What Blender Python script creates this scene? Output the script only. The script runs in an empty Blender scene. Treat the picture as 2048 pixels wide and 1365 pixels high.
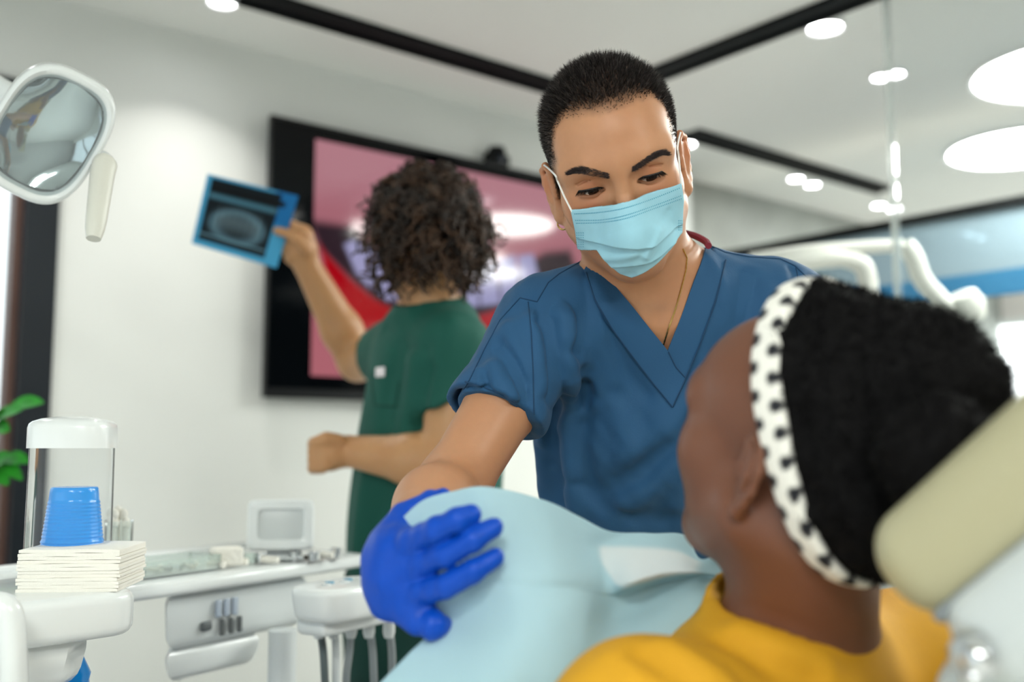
import bpy, bmesh, math, random
import numpy as np
from mathutils import Vector, Matrix

# ---------------------------------------------------------------- camera, world, lights, exposure
SC = bpy.context.scene
COL = SC.collection
FPX = 2000.0                      # focal length in pixels of the 2048 x 1365 frame
PITCH = math.radians(5.9)
CAM = np.array([0.0, 0.0, 1.25])
c_ = bpy.data.cameras.new('camera')
c_.sensor_width = 36.0
c_.lens = FPX * 36.0 / 2048.0
c_.clip_start = 0.05
c_.dof.use_dof = True
c_.dof.focus_distance = 1.13
c_.dof.aperture_fstop = 2.2
cam = bpy.data.objects.new('camera', c_)
cam.location = CAM
cam.rotation_euler = (math.pi / 2 + PITCH, 0, 0)
COL.objects.link(cam)
SC.camera = cam
CF = np.array([0, math.cos(PITCH), math.sin(PITCH)])
CU = np.array([0, -math.sin(PITCH), math.cos(PITCH)])
CR = np.array([1.0, 0, 0])

wd = bpy.data.worlds.new('world')
SC.world = wd
wd.use_nodes = True
bg = wd.node_tree.nodes['Background']
bg.inputs[0].default_value = (0.93, 0.97, 1.0, 1)
bg.inputs[1].default_value = 1.1

SC.view_settings.view_transform = 'Standard'
SC.view_settings.look = 'None'
SC.view_settings.exposure = 0.95
SC.view_settings.gamma = 1.0
SC.view_settings.use_curve_mapping = False
SC.cycles.use_denoising = True
SC.cycles.max_bounces = 7
SC.cycles.transparent_max_bounces = 12
SC.cycles.caustics_reflective = False
SC.cycles.caustics_refractive = False
SC.cycles.sample_clamp_indirect = 4.0

ANG = math.radians(39.0)          # direction of the screen wall
D1 = np.array([math.cos(ANG), math.sin(ANG), 0])
D2 = np.array([-math.sin(ANG), math.cos(ANG), 0])
CEIL = 2.45
LAMP_W = 34.0
def area_light(name, loc, size, watts, rot=(0, 0, 0), color=(1, 0.97, 0.93), shape='DISK', sy=None):
    l = bpy.data.lights.new(name, 'AREA')
    l.shape = shape
    l.size = size
    if sy: l.size_y = sy
    l.energy = watts
    l.color = color
    o = bpy.data.objects.new(name, l)
    o.location = loc
    o.rotation_euler = rot
    COL.objects.link(o)
    return o

# ---------------------------------------------------------------- helpers
def pix(x, y, d):
    """point seen at pixel (x, y) of the photo, d metres along the view axis"""
    return CAM + d * (CF + CR * ((x - 1024) / FPX) + CU * ((682.5 - y) / FPX))
def W(u, v, z):
    p = u * D1 + v * D2
    return np.array([p[0], p[1], z])
def on_z(x, y, z):
    """pixel on a horizontal plane"""
    r = CF + CR * ((x - 1024) / FPX) + CU * ((682.5 - y) / FPX)
    return CAM + r * ((z - CAM[2]) / r[2])
def on_v(x, y, v):
    """pixel on a plane parallel to the screen wall"""
    r = CF + CR * ((x - 1024) / FPX) + CU * ((682.5 - y) / FPX)
    return CAM + r * (v / float(r @ D2))
def on_u(x, y, u):
    r = CF + CR * ((x - 1024) / FPX) + CU * ((682.5 - y) / FPX)
    return CAM + r * (u / float(r @ D1))
def uv_(p): return float(p @ D1), float(p @ D2), float(p[2])

def lin(c):
    if isinstance(c, str):
        c = [int(c[i:i + 2], 16) / 255 for i in (0, 2, 4)]
    return tuple(((v / 12.92) if v <= 0.04045 else ((v + 0.055) / 1.055) ** 2.4) for v in c)
MATS = {}
def mat(name, color='cccccc', rough=0.5, metal=0.0, spec=0.5, emit=0.0, ecol=None, sss=0.0, trans=0.0, ior=1.45,
        alpha=1.0, noise=0.0, nscale=20.0, bump=0.0, bscale=60.0, attr=None, coat=0.0, sheen=0.0, color2=None):
    if name in MATS: return MATS[name]
    m = bpy.data.materials.new(name)
    m.use_nodes = True
    nt = m.node_tree
    b = nt.nodes['Principled BSDF']
    col = lin(color)
    b.inputs['Base Color'].default_value = (*col, 1)
    b.inputs['Roughness'].default_value = rough
    b.inputs['Metallic'].default_value = metal
    b.inputs['Specular IOR Level'].default_value = spec
    b.inputs['IOR'].default_value = ior
    b.inputs['Transmission Weight'].default_value = trans
    b.inputs['Alpha'].default_value = alpha
    b.inputs['Coat Weight'].default_value = coat
    b.inputs['Sheen Weight'].default_value = sheen
    if sss:
        b.inputs['Subsurface Weight'].default_value = sss
        b.inputs['Subsurface Radius'].default_value = (1.0, 0.35, 0.2)
        b.inputs['Subsurface Scale'].default_value = 0.006
    if emit:
        b.inputs['Emission Strength'].default_value = emit
        b.inputs['Emission Color'].default_value = (*lin(ecol or color), 1)
    src = None
    if attr:
        a = nt.nodes.new('ShaderNodeVertexColor'); a.layer_name = attr
        src = a.outputs['Color']
    tc = nt.nodes.new('ShaderNodeTexCoord')
    if noise or color2:
        n = nt.nodes.new('ShaderNodeTexNoise')
        n.inputs['Scale'].default_value = nscale
        n.inputs['Detail'].default_value = 4
        nt.links.new(tc.outputs['Object'], n.inputs['Vector'])
        mx = nt.nodes.new('ShaderNodeMix'); mx.data_type = 'RGBA'
        if color2:
            mx.inputs['A'].default_value = (*col, 1)
            mx.inputs['B'].default_value = (*lin(color2), 1)
            nt.links.new(n.outputs['Fac'], mx.inputs['Factor'])
        else:
            mx.blend_type = 'MULTIPLY'
            mx.inputs['Factor'].default_value = noise
            if src: nt.links.new(src, mx.inputs['A'])
            else: mx.inputs['A'].default_value = (*col, 1)
            cr = nt.nodes.new('ShaderNodeValToRGB')
            cr.color_ramp.elements[0].position = 0.3
            cr.color_ramp.elements[0].color = (0.45, 0.42, 0.4, 1)
            cr.color_ramp.elements[1].position = 0.7
            cr.color_ramp.elements[1].color = (1.15, 1.15, 1.15, 1)
            nt.links.new(n.outputs['Fac'], cr.inputs['Fac'])
            nt.links.new(cr.outputs['Color'], mx.inputs['B'])
        src = mx.outputs['Result']
    if src:
        nt.links.new(src, b.inputs['Base Color'])
        if emit and attr: nt.links.new(src, b.inputs['Emission Color'])
    if bump:
        n2 = nt.nodes.new('ShaderNodeTexNoise')
        n2.inputs['Scale'].default_value = bscale
        n2.inputs['Detail'].default_value = 5
        nt.links.new(tc.outputs['Object'], n2.inputs['Vector'])
        bp = nt.nodes.new('ShaderNodeBump')
        bp.inputs['Strength'].default_value = bump
        bp.inputs['Distance'].default_value = 0.01
        nt.links.new(n2.outputs['Fac'], bp.inputs['Height'])
        nt.links.new(bp.outputs['Normal'], b.inputs['Normal'])
    MATS[name] = m
    return m
def glass_mat(name, tint='eef6f6', body='c8d4d8', fac=0.06, rough=0.02, spec=0.12):
    """thin clear pane or film: mostly lets light through, a little of its own colour, a little gloss"""
    if name in MATS: return MATS[name]
    m = bpy.data.materials.new(name); m.use_nodes = True
    nt = m.node_tree; nt.nodes.clear()
    out = nt.nodes.new('ShaderNodeOutputMaterial')
    tr = nt.nodes.new('ShaderNodeBsdfTransparent'); tr.inputs[0].default_value = (*lin(tint), 1)
    df = nt.nodes.new('ShaderNodeBsdfDiffuse'); df.inputs[0].default_value = (*lin(body), 1)
    gl = nt.nodes.new('ShaderNodeBsdfGlossy'); gl.inputs['Roughness'].default_value = rough
    m1 = nt.nodes.new('ShaderNodeMixShader'); m1.inputs[0].default_value = fac
    nt.links.new(tr.outputs[0], m1.inputs[1]); nt.links.new(df.outputs[0], m1.inputs[2])
    m2 = nt.nodes.new('ShaderNodeMixShader')
    lw = nt.nodes.new('ShaderNodeFresnel'); lw.inputs[0].default_value = 1.0 + spec * 3
    nt.links.new(lw.outputs[0], m2.inputs[0])
    nt.links.new(m1.outputs[0], m2.inputs[1]); nt.links.new(gl.outputs[0], m2.inputs[2])
    nt.links.new(m2.outputs[0], out.inputs[0])
    MATS[name] = m
    return m

def tag(o, label=None, cat=None, group=None, kind=None):
    if label: o['label'] = label
    if cat: o['category'] = cat
    if group: o['group'] = group
    if kind: o['kind'] = kind
    return o
def empty(name, loc=(0, 0, 0), rz=0.0, label=None, cat=None, group=None):
    o = bpy.data.objects.new(name, None)
    o.empty_display_size = 0.05
    o.location = tuple(float(x) for x in loc); o.rotation_euler = (0, 0, rz)
    COL.objects.link(o)
    return tag(o, label, cat, group)
def world(o):
    return o.matrix_basis.copy() if o.parent is None else world(o.parent) @ o.matrix_parent_inverse @ o.matrix_basis
def link(name, me, m=None, parent=None):
    o = bpy.data.objects.new(name, me)
    COL.objects.link(o)
    if m is not None: me.materials.append(m)
    if parent is not None:
        o.parent = parent
        o.matrix_parent_inverse = world(parent).inverted()      # mesh data stays in world coordinates
    return o
def npmesh(name, V, F, smooth=True, colors=None, cname='Col'):
    me = bpy.data.meshes.new(name)
    V = np.asarray(V, dtype=np.float32)
    if isinstance(F, np.ndarray):
        k = F.shape[1]
        me.vertices.add(len(V)); me.vertices.foreach_set('co', V.ravel())
        me.loops.add(F.size); me.loops.foreach_set('vertex_index', F.astype(np.int32).ravel())
        me.polygons.add(len(F))
        me.polygons.foreach_set('loop_start', np.arange(0, F.size, k, dtype=np.int32))
        me.polygons.foreach_set('loop_total', np.full(len(F), k, dtype=np.int32))
        me.update(calc_edges=True)
    else:
        me.from_pydata([tuple(v) for v in V.tolist()], [], F)
        me.update()
    me.validate()
    if smooth: me.polygons.foreach_set('use_smooth', np.ones(len(me.polygons), dtype=bool))
    if colors is not None:
        ca = me.color_attributes.new(cname, 'FLOAT_COLOR', 'POINT')
        c4 = np.ones((len(V), 4), dtype=np.float32); c4[:, :3] = colors
        ca.data.foreach_set('color', c4.ravel())
    return me

class MB:
    """collects bevelled boxes, prisms, tubes, lathes as one mesh (world coordinates)"""
    def __init__(s): s.V = []; s.F = []; s.n = 0
    def add(s, V, F):
        V = np.asarray(V, float)
        s.V.append(V); s.F += [[i + s.n for i in f] for f in F]; s.n += len(V); return s
    def bm(s, b, M=None):
        b.verts.index_update()
        V = np.array([v.co[:] for v in b.verts]); F = [[v.index for v in f.verts] for f in b.faces]
        b.free()
        if M is not None: V = V @ np.asarray(M)[:3, :3].T + np.asarray(M)[:3, 3]
        return s.add(V, F)
    def box(s, c, size, bev=0.0, rot=None, seg=3):
        b = bmesh.new(); bmesh.ops.create_cube(b, size=1)
        for v in b.verts: v.co = Vector((v.co.x * size[0], v.co.y * size[1], v.co.z * size[2]))
        if bev > 0:
            bmesh.ops.bevel(b, geom=b.edges[:], offset=min(bev, min(size) * 0.49), segments=seg, profile=0.5, affect='EDGES')
        M = np.eye(4)
        if rot is not None: M[:3, :3] = rot
        M[:3, 3] = c
        return s.bm(b, M)
    def prism(s, poly, h, M, bev=0.0, seg=3, scale_top=1.0):
        """polygon in local xy, extruded h along local z, placed by 4x4 M"""
        b = bmesh.new()
        vs = [b.verts.new((x, y, 0)) for x, y in poly]
        f = b.faces.new(vs)
        r = bmesh.ops.extrude_face_region(b, geom=[f])
        cx = sum(p[0] for p in poly) / len(poly); cy = sum(p[1] for p in poly) / len(poly)
        for v in r['geom']:
            if isinstance(v, bmesh.types.BMVert):
                v.co.x = cx + (v.co.x - cx) * scale_top; v.co.y = cy + (v.co.y - cy) * scale_top; v.co.z = h
        bmesh.ops.recalc_face_normals(b, faces=b.faces[:])
        if bev > 0:
            es = [e for e in b.edges if abs(e.verts[0].co.z - e.verts[1].co.z) < 1e-7]
            bmesh.ops.bevel(b, geom=es, offset=bev, segments=seg, profile=0.5, affect='EDGES')
        return s.bm(b, M)
    def tube(s, pts, r, n=10, cap=True):
        P = np.array(pts, float)
        R = np.full(len(P), r) if np.isscalar(r) else np.array(r, float)
        T = np.gradient(P, axis=0); T /= np.linalg.norm(T, axis=1)[:, None] + 1e-12
        a = np.array([0, 0, 1.0]) if abs(T[0][2]) < 0.9 else np.array([1.0, 0, 0])
        V = []; N = a - T[0] * (a @ T[0]); N /= np.linalg.norm(N)
        for i in range(len(P)):
            N = N - T[i] * (N @ T[i]); N /= np.linalg.norm(N) + 1e-12
            B = np.cross(T[i], N)
            for k in range(n):
                t = 2 * math.pi * k / n
                V.append(P[i] + R[i] * (math.cos(t) * N + math.sin(t) * B))
        F = [[i * n + k, i * n + (k + 1) % n, (i + 1) * n + (k + 1) % n, (i + 1) * n + k] for i in range(len(P) - 1) for k in range(n)]
        if cap: F += [list(range(n))[::-1], [(len(P) - 1) * n + k for k in range(n)]]
        return s.add(V, F)
    def lathe(s, prof, c, n=32, axis=(0, 0, 1), cap=True):
        ax = np.array(axis, float); ax /= np.linalg.norm(ax)
        a = np.array([1.0, 0, 0]) if abs(ax[0]) < 0.8 else np.array([0, 1.0, 0])
        e1 = a - ax * (a @ ax); e1 /= np.linalg.norm(e1); e2 = np.cross(ax, e1)
        V = []
        for r, z in prof:
            for k in range(n):
                t = 2 * math.pi * k / n
                V.append(np.array(c) + ax * z + r * (math.cos(t) * e1 + math.sin(t) * e2))
        m = len(prof)
        F = [[i * n + k, i * n + (k + 1) % n, (i + 1) * n + (k + 1) % n, (i + 1) * n + k] for i in range(m - 1) for k in range(n)]
        if cap: F += [list(range(n))[::-1], [(m - 1) * n + k for k in range(n)]]
        return s.add(V, F)
    def build(s, name, m, parent=None, smooth=True, auto=40, **kw):
        V = np.concatenate(s.V)
        me = npmesh(name, V, s.F, smooth=False)
        b = bmesh.new(); b.from_mesh(me)
        bmesh.ops.recalc_face_normals(b, faces=b.faces[:])
        if smooth:
            for f in b.faces: f.smooth = True
            lim = math.radians(auto)
            for e in b.edges:
                if len(e.link_faces) == 2 and e.calc_face_angle(0) > lim: e.smooth = False
        b.to_mesh(me); b.free()
        o = link(name, me, m, parent)
        return tag(o, **kw) if kw else o
def Rz(a): c, s = math.cos(a), math.sin(a); return np.array([[c, -s, 0], [s, c, 0], [0, 0, 1.0]])
def Rx(a): c, s = math.cos(a), math.sin(a); return np.array([[1.0, 0, 0], [0, c, -s], [0, s, c]])
def Ry(a): c, s = math.cos(a), math.sin(a); return np.array([[c, 0, s], [0, 1.0, 0], [-s, 0, c]])
def M4(R, t):
    M = np.eye(4); M[:3, :3] = R; M[:3, 3] = t; return M
def frame(x, z):
    """rotation with local x along x and local z close to z"""
    x = np.array(x, float); x /= np.linalg.norm(x)
    z = np.array(z, float); z = z - x * (z @ x); z /= np.linalg.norm(z)
    return np.stack([x, np.cross(z, x), z], axis=1)
def crom(pts, n):
    """Catmull-Rom through points, n samples"""
    P = np.array(pts, float); P = np.vstack([2 * P[0] - P[1], P, 2 * P[-1] - P[-2]])
    out = []
    m = len(P) - 3
    for t in np.linspace(0, m - 1e-9, n):
        i = int(t); f = t - i
        a, b, c, d = P[i:i + 4]
        out.append(0.5 * ((2 * b) + (-a + c) * f + (2 * a - 5 * b + 4 * c - d) * f * f + (-a + 3 * b - 3 * c + d) * f ** 3))
    return np.array(out)
def sq_poly(a, b, p=4.0, n=40):
    t = np.linspace(0, 2 * math.pi, n, endpoint=False)
    return [(a * np.sign(math.cos(x)) * abs(math.cos(x)) ** (2 / p), b * np.sign(math.sin(x)) * abs(math.sin(x)) ** (2 / p)) for x in t]

# ---------------------------------------------------------------- implicit surfaces for bodies and cloth
def sd_rc(P, a, b, ra, rb):
    a = np.asarray(a, np.float32); b = np.asarray(b, np.float32)
    ab = b - a; L = float(ab @ ab) + 1e-12
    pa = P - a
    t = np.clip((pa @ ab) / L, 0, 1)
    q = pa - t[:, None] * ab
    return np.sqrt(np.einsum('ij,ij->i', q, q)) - (ra + (rb - ra) * t)
def sd_el(P, c, r, R=None):
    q = P - np.asarray(c, np.float32)
    if R is not None: q = q @ np.asarray(R, np.float32)
    r = np.asarray(r, np.float32)
    k0 = np.sqrt(((q / r) ** 2).sum(1)); k1 = np.sqrt(((q / (r * r)) ** 2).sum(1)) + 1e-9
    return np.where(k0 < 1e-3, -r.min(), k0 * (k0 - 1) / k1)
def smin(a, b, k):
    h = np.maximum(k - np.abs(a - b), 0) / k
    return np.minimum(a, b) - h * h * k * 0.25
def smax(a, b, k): return -smin(-a, -b, k)
def sd_chain(P, pts, rad, k=0.0):
    d = None
    for i in range(len(pts) - 1):
        e = sd_rc(P, pts[i], pts[i + 1], rad[i], rad[i + 1])
        d = e if d is None else (smin(d, e, k) if k else np.minimum(d, e))
    return d
def seg_dist(P, pts):
    d = None
    for i in range(len(pts) - 1):
        e = sd_rc(P, pts[i], pts[i + 1], 0, 0)
        d = e if d is None else np.minimum(d, e)
    return d
def poly_sd(X, Z, poly):
    """signed distance to a 2D polygon, negative inside"""
    n = len(poly); d = np.full(X.shape, 1e9); s = np.ones(X.shape)
    for i in range(n):
        ax, az = poly[i]; bx, bz = poly[i - 1]
        ex, ez = bx - ax, bz - az; wx, wz = X - ax, Z - az
        t = np.clip((wx * ex + wz * ez) / (ex * ex + ez * ez + 1e-15), 0, 1)
        d = np.minimum(d, (wx - ex * t) ** 2 + (wz - ez * t) ** 2)
        c1 = Z >= az; c2 = Z < bz; c3 = ex * wz > ez * wx
        fl = (c1 & c2 & c3) | (~c1 & ~c2 & ~c3)
        s = np.where(fl, -s, s)
    return s * np.sqrt(d)
def sdf_arrays(f, lo, hi, h, slack=1.3, newton=1):
    lo = np.array(lo, float); hi = np.array(hi, float); B = 8
    nb = np.maximum(1, np.ceil((hi - lo) / (h * B)).astype(int)); n = nb * B
    bi = np.stack(np.meshgrid(*[np.arange(k) for k in nb], indexing='ij'), -1).reshape(-1, 3)
    dc = f((lo + (bi + 0.5) * B * h).astype(np.float32))
    keep = np.abs(dc) < B * h * 0.87 * slack + 0.004
    D = np.where(dc < 0, -1.0, 1.0).astype(np.float32).reshape(nb)
    D = np.repeat(np.repeat(np.repeat(D, B, 0), B, 1), B, 2)
    D = np.pad(D, ((0, 1),) * 3, mode='edge')
    loc = np.stack(np.meshgrid(*[np.arange(B + 1)] * 3, indexing='ij'), -1).reshape(-1, 3)
    kb = bi[keep]
    CH = 2500
    for s in range(0, len(kb), CH):
        g = (kb[s:s + CH, None, :] * B + loc[None]).reshape(-1, 3)
        D[g[:, 0], g[:, 1], g[:, 2]] = f((lo + g * h).astype(np.float32))
    S = D < 0
    a = S[:-1, :-1, :-1]
    cnt = np.zeros(n, np.int8)
    offs = [(i, j, k) for i in (0, 1) for j in (0, 1) for k in (0, 1)]
    for i, j, k in offs: cnt += S[i:n[0] + i, j:n[1] + j, k:n[2] + k]
    act = np.argwhere((cnt > 0) & (cnt < 8))
    C = np.stack([D[act[:, 0] + i, act[:, 1] + j, act[:, 2] + k] for i, j, k in offs], 1)
    O = np.array(offs, float)
    acc = np.zeros((len(act), 3)); num = np.zeros(len(act))
    for p in range(8):
        for q in range(p + 1, 8):
            if np.abs(O[p] - O[q]).sum() != 1: continue
            x = (C[:, p] < 0) != (C[:, q] < 0)
            t = C[x, p] / (C[x, p] - C[x, q])
            acc[x] += O[p] + t[:, None] * (O[q] - O[p]); num[x] += 1
    V = lo + (act + acc / num[:, None]) * h
    idx = np.full(n, -1, np.int32); idx[act[:, 0], act[:, 1], act[:, 2]] = np.arange(len(act))
    Fs = []
    for ax in range(3):
        sl = [slice(None)] * 3; sl2 = [slice(None)] * 3
        sl[ax] = slice(0, n[ax]); sl2[ax] = slice(1, n[ax] + 1)
        ch = S[tuple(sl)] != S[tuple(sl2)]
        e = np.argwhere(ch)
        b1, b2 = [k for k in range(3) if k != ax]
        e = e[(e[:, b1] > 0) & (e[:, b2] > 0) & (e[:, b1] < n[b1]) & (e[:, b2] < n[b2])]
        neg = S[e[:, 0], e[:, 1], e[:, 2]]
        def cell(o1, o2):
            c = e.copy(); c[:, b1] -= o1; c[:, b2] -= o2
            return idx[c[:, 0], c[:, 1], c[:, 2]]
        Q = np.stack([cell(0, 0), cell(1, 0), cell(1, 1), cell(0, 1)], 1)
        flip = neg if ax != 1 else ~neg
        Q[~flip] = Q[~flip][:, ::-1]
        Fs.append(Q[(Q >= 0).all(1)])
    F = np.concatenate(Fs)
    for _ in range(newton):
        d = f(V.astype(np.float32)); g = np.zeros_like(V); e = h * 0.4
        for a in range(3):
            o = np.zeros(3); o[a] = e
            g[:, a] = f((V + o).astype(np.float32)) - d
        g /= np.linalg.norm(g, axis=1)[:, None] + 1e-12
        V = V - np.clip(d, -h, h)[:, None] * g
    A, B_, C_, D_ = (V[F[:, k]] for k in range(4))
    bad = np.einsum('ij,ij->i', np.cross(C_ - A, D_ - B_), g[F[:, 0]] + g[F[:, 2]]) < 0
    F[bad] = F[bad][:, ::-1]
    return V, F
def sdf_grad(f, V, e):
    g = np.zeros_like(V)
    for a in range(3):
        o = np.zeros(3); o[a] = e
        g[:, a] = f((V + o).astype(np.float32)) - f((V - o).astype(np.float32))
    return g / (np.linalg.norm(g, axis=1)[:, None] + 1e-12)
def culled(P, c, r, fn):
    """evaluate fn only within r of c, a safe lower bound elsewhere"""
    q = P - np.asarray(c, np.float32); L = np.sqrt(np.einsum('ij,ij->i', q, q))
    d = L - r * .72; i = np.nonzero(L < r)[0]
    if len(i): d[i] = fn(P[i])
    return d
class Folds:
    """ridges (amp > 0) and creases along polylines"""
    def __init__(s): s.L = []
    def add(s, f, pts, amp, w, n=9):
        P = cast(f, spline2(pts, n)); s.L.append((P, amp, w, P.min(0) - 2.4 * w, P.max(0) + 2.4 * w))
    def __call__(s, P):
        o = np.zeros(len(P), np.float32)
        for pts, amp, w, lo, hi in s.L:
            i = np.nonzero(((P > lo) & (P < hi)).all(1))[0]
            if len(i): o[i] += amp * np.exp(-(seg_dist(P[i], pts) / w) ** 2)
        return o
def cast(f, pts, off=0.0, d0=0.4, d1=3.2):
    """surface points of f seen at photo pixels (sphere tracing from the camera)"""
    px = np.array(pts, float)
    r = CF + CR * ((px[:, :1] - 1024) / FPX) + CU * ((682.5 - px[:, 1:2]) / FPX)
    L = np.linalg.norm(r, axis=1)
    t = np.full(len(px), d0)
    for _ in range(140):
        d = f((CAM + r * t[:, None]).astype(np.float32)) - off
        t = np.minimum(t + 0.7 * d / L, d1)
    return CAM + r * t[:, None]
def hit(f, P, tol=.01): return P[np.abs(f(P.astype(np.float32))) < tol]
def dense(pts, step=8.0):
    out = [pts[0]]
    for a, b in zip(pts[:-1], pts[1:]):
        m = max(1, int(math.hypot(b[0] - a[0], b[1] - a[1]) / step))
        out += [(a[0] + (b[0] - a[0]) * k / m, a[1] + (b[1] - a[1]) * k / m) for k in range(1, m + 1)]
    return out
def spline2(pts, n): return [tuple(p) for p in crom(pts, n)]
# ---------------------------------------------------------------- the room
VW = 2.79; VG = 2.95; UP = 3.55
M_WALL = mat('wall_paint', 'e6e8e4', 0.6, noise=0.04, nscale=3)
M_CEIL = mat('ceiling_paint', 'f2f3ef', 0.7)
M_FLOOR = mat('floor_vinyl', 'dcdcd8', 0.35, noise=0.1, nscale=6)
M_BLACK = mat('black_metal', '06090b', 0.6, spec=0.2)
M_GREYW = mat('concrete', 'aeb3ae', 0.8, noise=0.35, nscale=4, bump=0.1, bscale=12)
M_WHITE = mat('white_plastic', 'eef0f0', 0.28, coat=0.2)
M_LAMP = mat('lamp_glow', 'ffffff', 0.5, emit=22.0, ecol='fbfdf6')
M_SPOT = mat('spot_glow', 'ffffff', 0.5, emit=18.0, ecol='fdfdff')
def quad_struct(name, pts, m, thick, nrm):
    """slab whose visible face is the polygon pts, thickness going along nrm"""
    P = [np.array(p, float) for p in pts]; Q = [p + np.array(nrm) * thick for p in P]; n = len(P)
    F = [list(range(n)), list(range(n, 2 * n))[::-1]] + [[i, (i + 1) % n, n + (i + 1) % n, n + i] for i in range(n)]
    return tag(MB().add(P + Q, F).build(name, m, smooth=False), kind='structure')
quad_struct('floor', [W(-3.6, -3.2, 0), W(6.6, -3.2, 0), W(6.6, 3.0, 0), W(-3.6, 3.0, 0)], M_FLOOR, 0.1, (0, 0, -1))
quad_struct('ceiling', [W(-3.6, -3.2, CEIL), W(6.6, -3.2, CEIL), W(6.6, 3.0, CEIL), W(-3.6, 3.0, CEIL)], M_CEIL, 0.1, (0, 0, 1))
WU0, WU1, WZ0, WZ1 = -1.15, 0.70, 0.12, 2.2
b = MB()
def wblock(b, u0, u1, z0, z1, v0, v1):
    b.box((W((u0 + u1) / 2, (v0 + v1) / 2, (z0 + z1) / 2)), (u1 - u0, v1 - v0, z1 - z0), 0, Rz(ANG))
wblock(b, -3.6, WU0, 0, CEIL, VW, VW + 0.2)
wblock(b, WU0, WU1, 0, WZ0, VW, VW + 0.2)
wblock(b, WU0, WU1, WZ1, CEIL, VW, VW + 0.2)
wblock(b, WU1, 3.25, 0, CEIL, VW, VW + 0.2)
tag(b.build('wall_left', M_WALL, smooth=False), kind='structure')
b = MB(); wblock(b, 3.25, 6.6, 0, CEIL, VG, VG + 0.12)
tag(b.build('wall_back', M_GREYW, smooth=False), kind='structure')
M_RWALL = mat('warm_wall', 'efe6e2', 0.6)
b = MB(); wblock(b, 6.4, 6.6, 0, CEIL, -3.2, 2.95)
tag(b.build('wall_right', M_RWALL, smooth=False), kind='structure')
# window beside the screen wall
b = MB(); wblock(b, -3.6, 6.6, 0, CEIL, -3.4, -3.2)
tag(b.build('wall_front', mat('rear_paint', 'b4b6b3', 0.7), smooth=False), kind='structure')
# glazed end of the room, left of the camera
w3 = empty('window_3', W(-3.6, -0.2, 0)); w3['kind'] = 'structure'
for k_ in range(5):
    v0 = -3.2 + 1.5 * k_ - (0.04 if k_ else 0)
    b = MB(); wblock(b, -3.66, -3.58, 0.25, CEIL - 0.15, v0, v0 + 0.08); b.build('frame_bar', mat('window_frame_black', '101820', 0.4), w3, smooth=False)
    if k_ < 4:
        b = MB(); wblock(b, -3.625, -3.615, 0.25, CEIL - 0.15, v0 + 0.08, v0 + 1.46); b.build('pane', glass_mat('window_glass', 'f6fafa', 'ffffff', 0.02), w3, smooth=False)
for z0, z1 in ((0, 0.25), (CEIL - 0.15, CEIL)):
    b = MB(); wblock(b, -3.7, -3.58, z0, z1, -3.2, 2.95); b.build('spandrel', M_WALL, w3, smooth=False)
wn = empty('window_1', W((WU0 + WU1) / 2, VW, WZ0)); wn['kind'] = 'structure'
M_FR = mat('window_frame_black', '101820', 0.4)
M_BROWN = mat('gasket_brown', '6b5048', 0.5)
M_PANE = glass_mat('window_glass', 'f6fafa', 'ffffff', 0.02)
for (u0, u1, z0, z1) in ((WU1 - 0.075, WU1 + 0.005, WZ0, WZ1), (WU0, WU0 + 0.08, WZ0, WZ1), (WU0 + 0.08, WU1 - 0.075, WZ0, WZ0 + 0.08), (WU0 + 0.08, WU1 - 0.075, WZ1 - 0.08, WZ1), (-0.28, -0.2, WZ0 + 0.08, WZ1 - 0.08)):
    b = MB(); wblock(b, u0, u1, z0, z1, VW - 0.015, VW + 0.12); b.build('frame_bar', M_FR, wn, smooth=False)
b = MB(); wblock(b, WU1 - 0.093, WU1 - 0.075, WZ0 + 0.08, WZ1 - 0.08, VW + 0.03, VW + 0.1); b.build('gasket', M_BROWN, wn, smooth=False)
for (u0, u1) in ((WU0 + 0.08, -0.28), (-0.2, WU1 - 0.093)):
    b = MB(); wblock(b, u0, u1, WZ0 + 0.08, WZ1 - 0.08, VW + 0.055, VW + 0.065); b.build('pane', M_PANE, wn, smooth=False)
# house seen through the window
M_HOUSE = mat('house_plaster', 'e8cdbf', 0.8)
hs = empty('house', W(-1.5, 9.5, 0), label='pale pink house outside the window', cat='building')
b = MB(); wblock(b, -9, 1.0, 0, 2.0, 9, 12); b.build('wall', M_HOUSE, hs, smooth=False)
b = MB(); wblock(b, -9.2, 1.2, 2.0, 2.15, 8.8, 12.2); b.build('roof', mat('roof_grey', 'd8d4d0', 0.7), hs, smooth=False)
for k in range(4):
    b = MB(); wblock(b, -7.6 + 2 * k, -6.6 + 2 * k, 0.9, 1.7, 8.96, 9.02); b.build('window', mat('house_glass', '8fa0ac', 0.2), hs, smooth=False)
tag(MB().box(W(-3, 11, -0.15), (24, 14, 0.1), 0, Rz(ANG)).build('ground', mat('pavement', 'cfccc8', 0.9), smooth=False), kind='structure')

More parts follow.
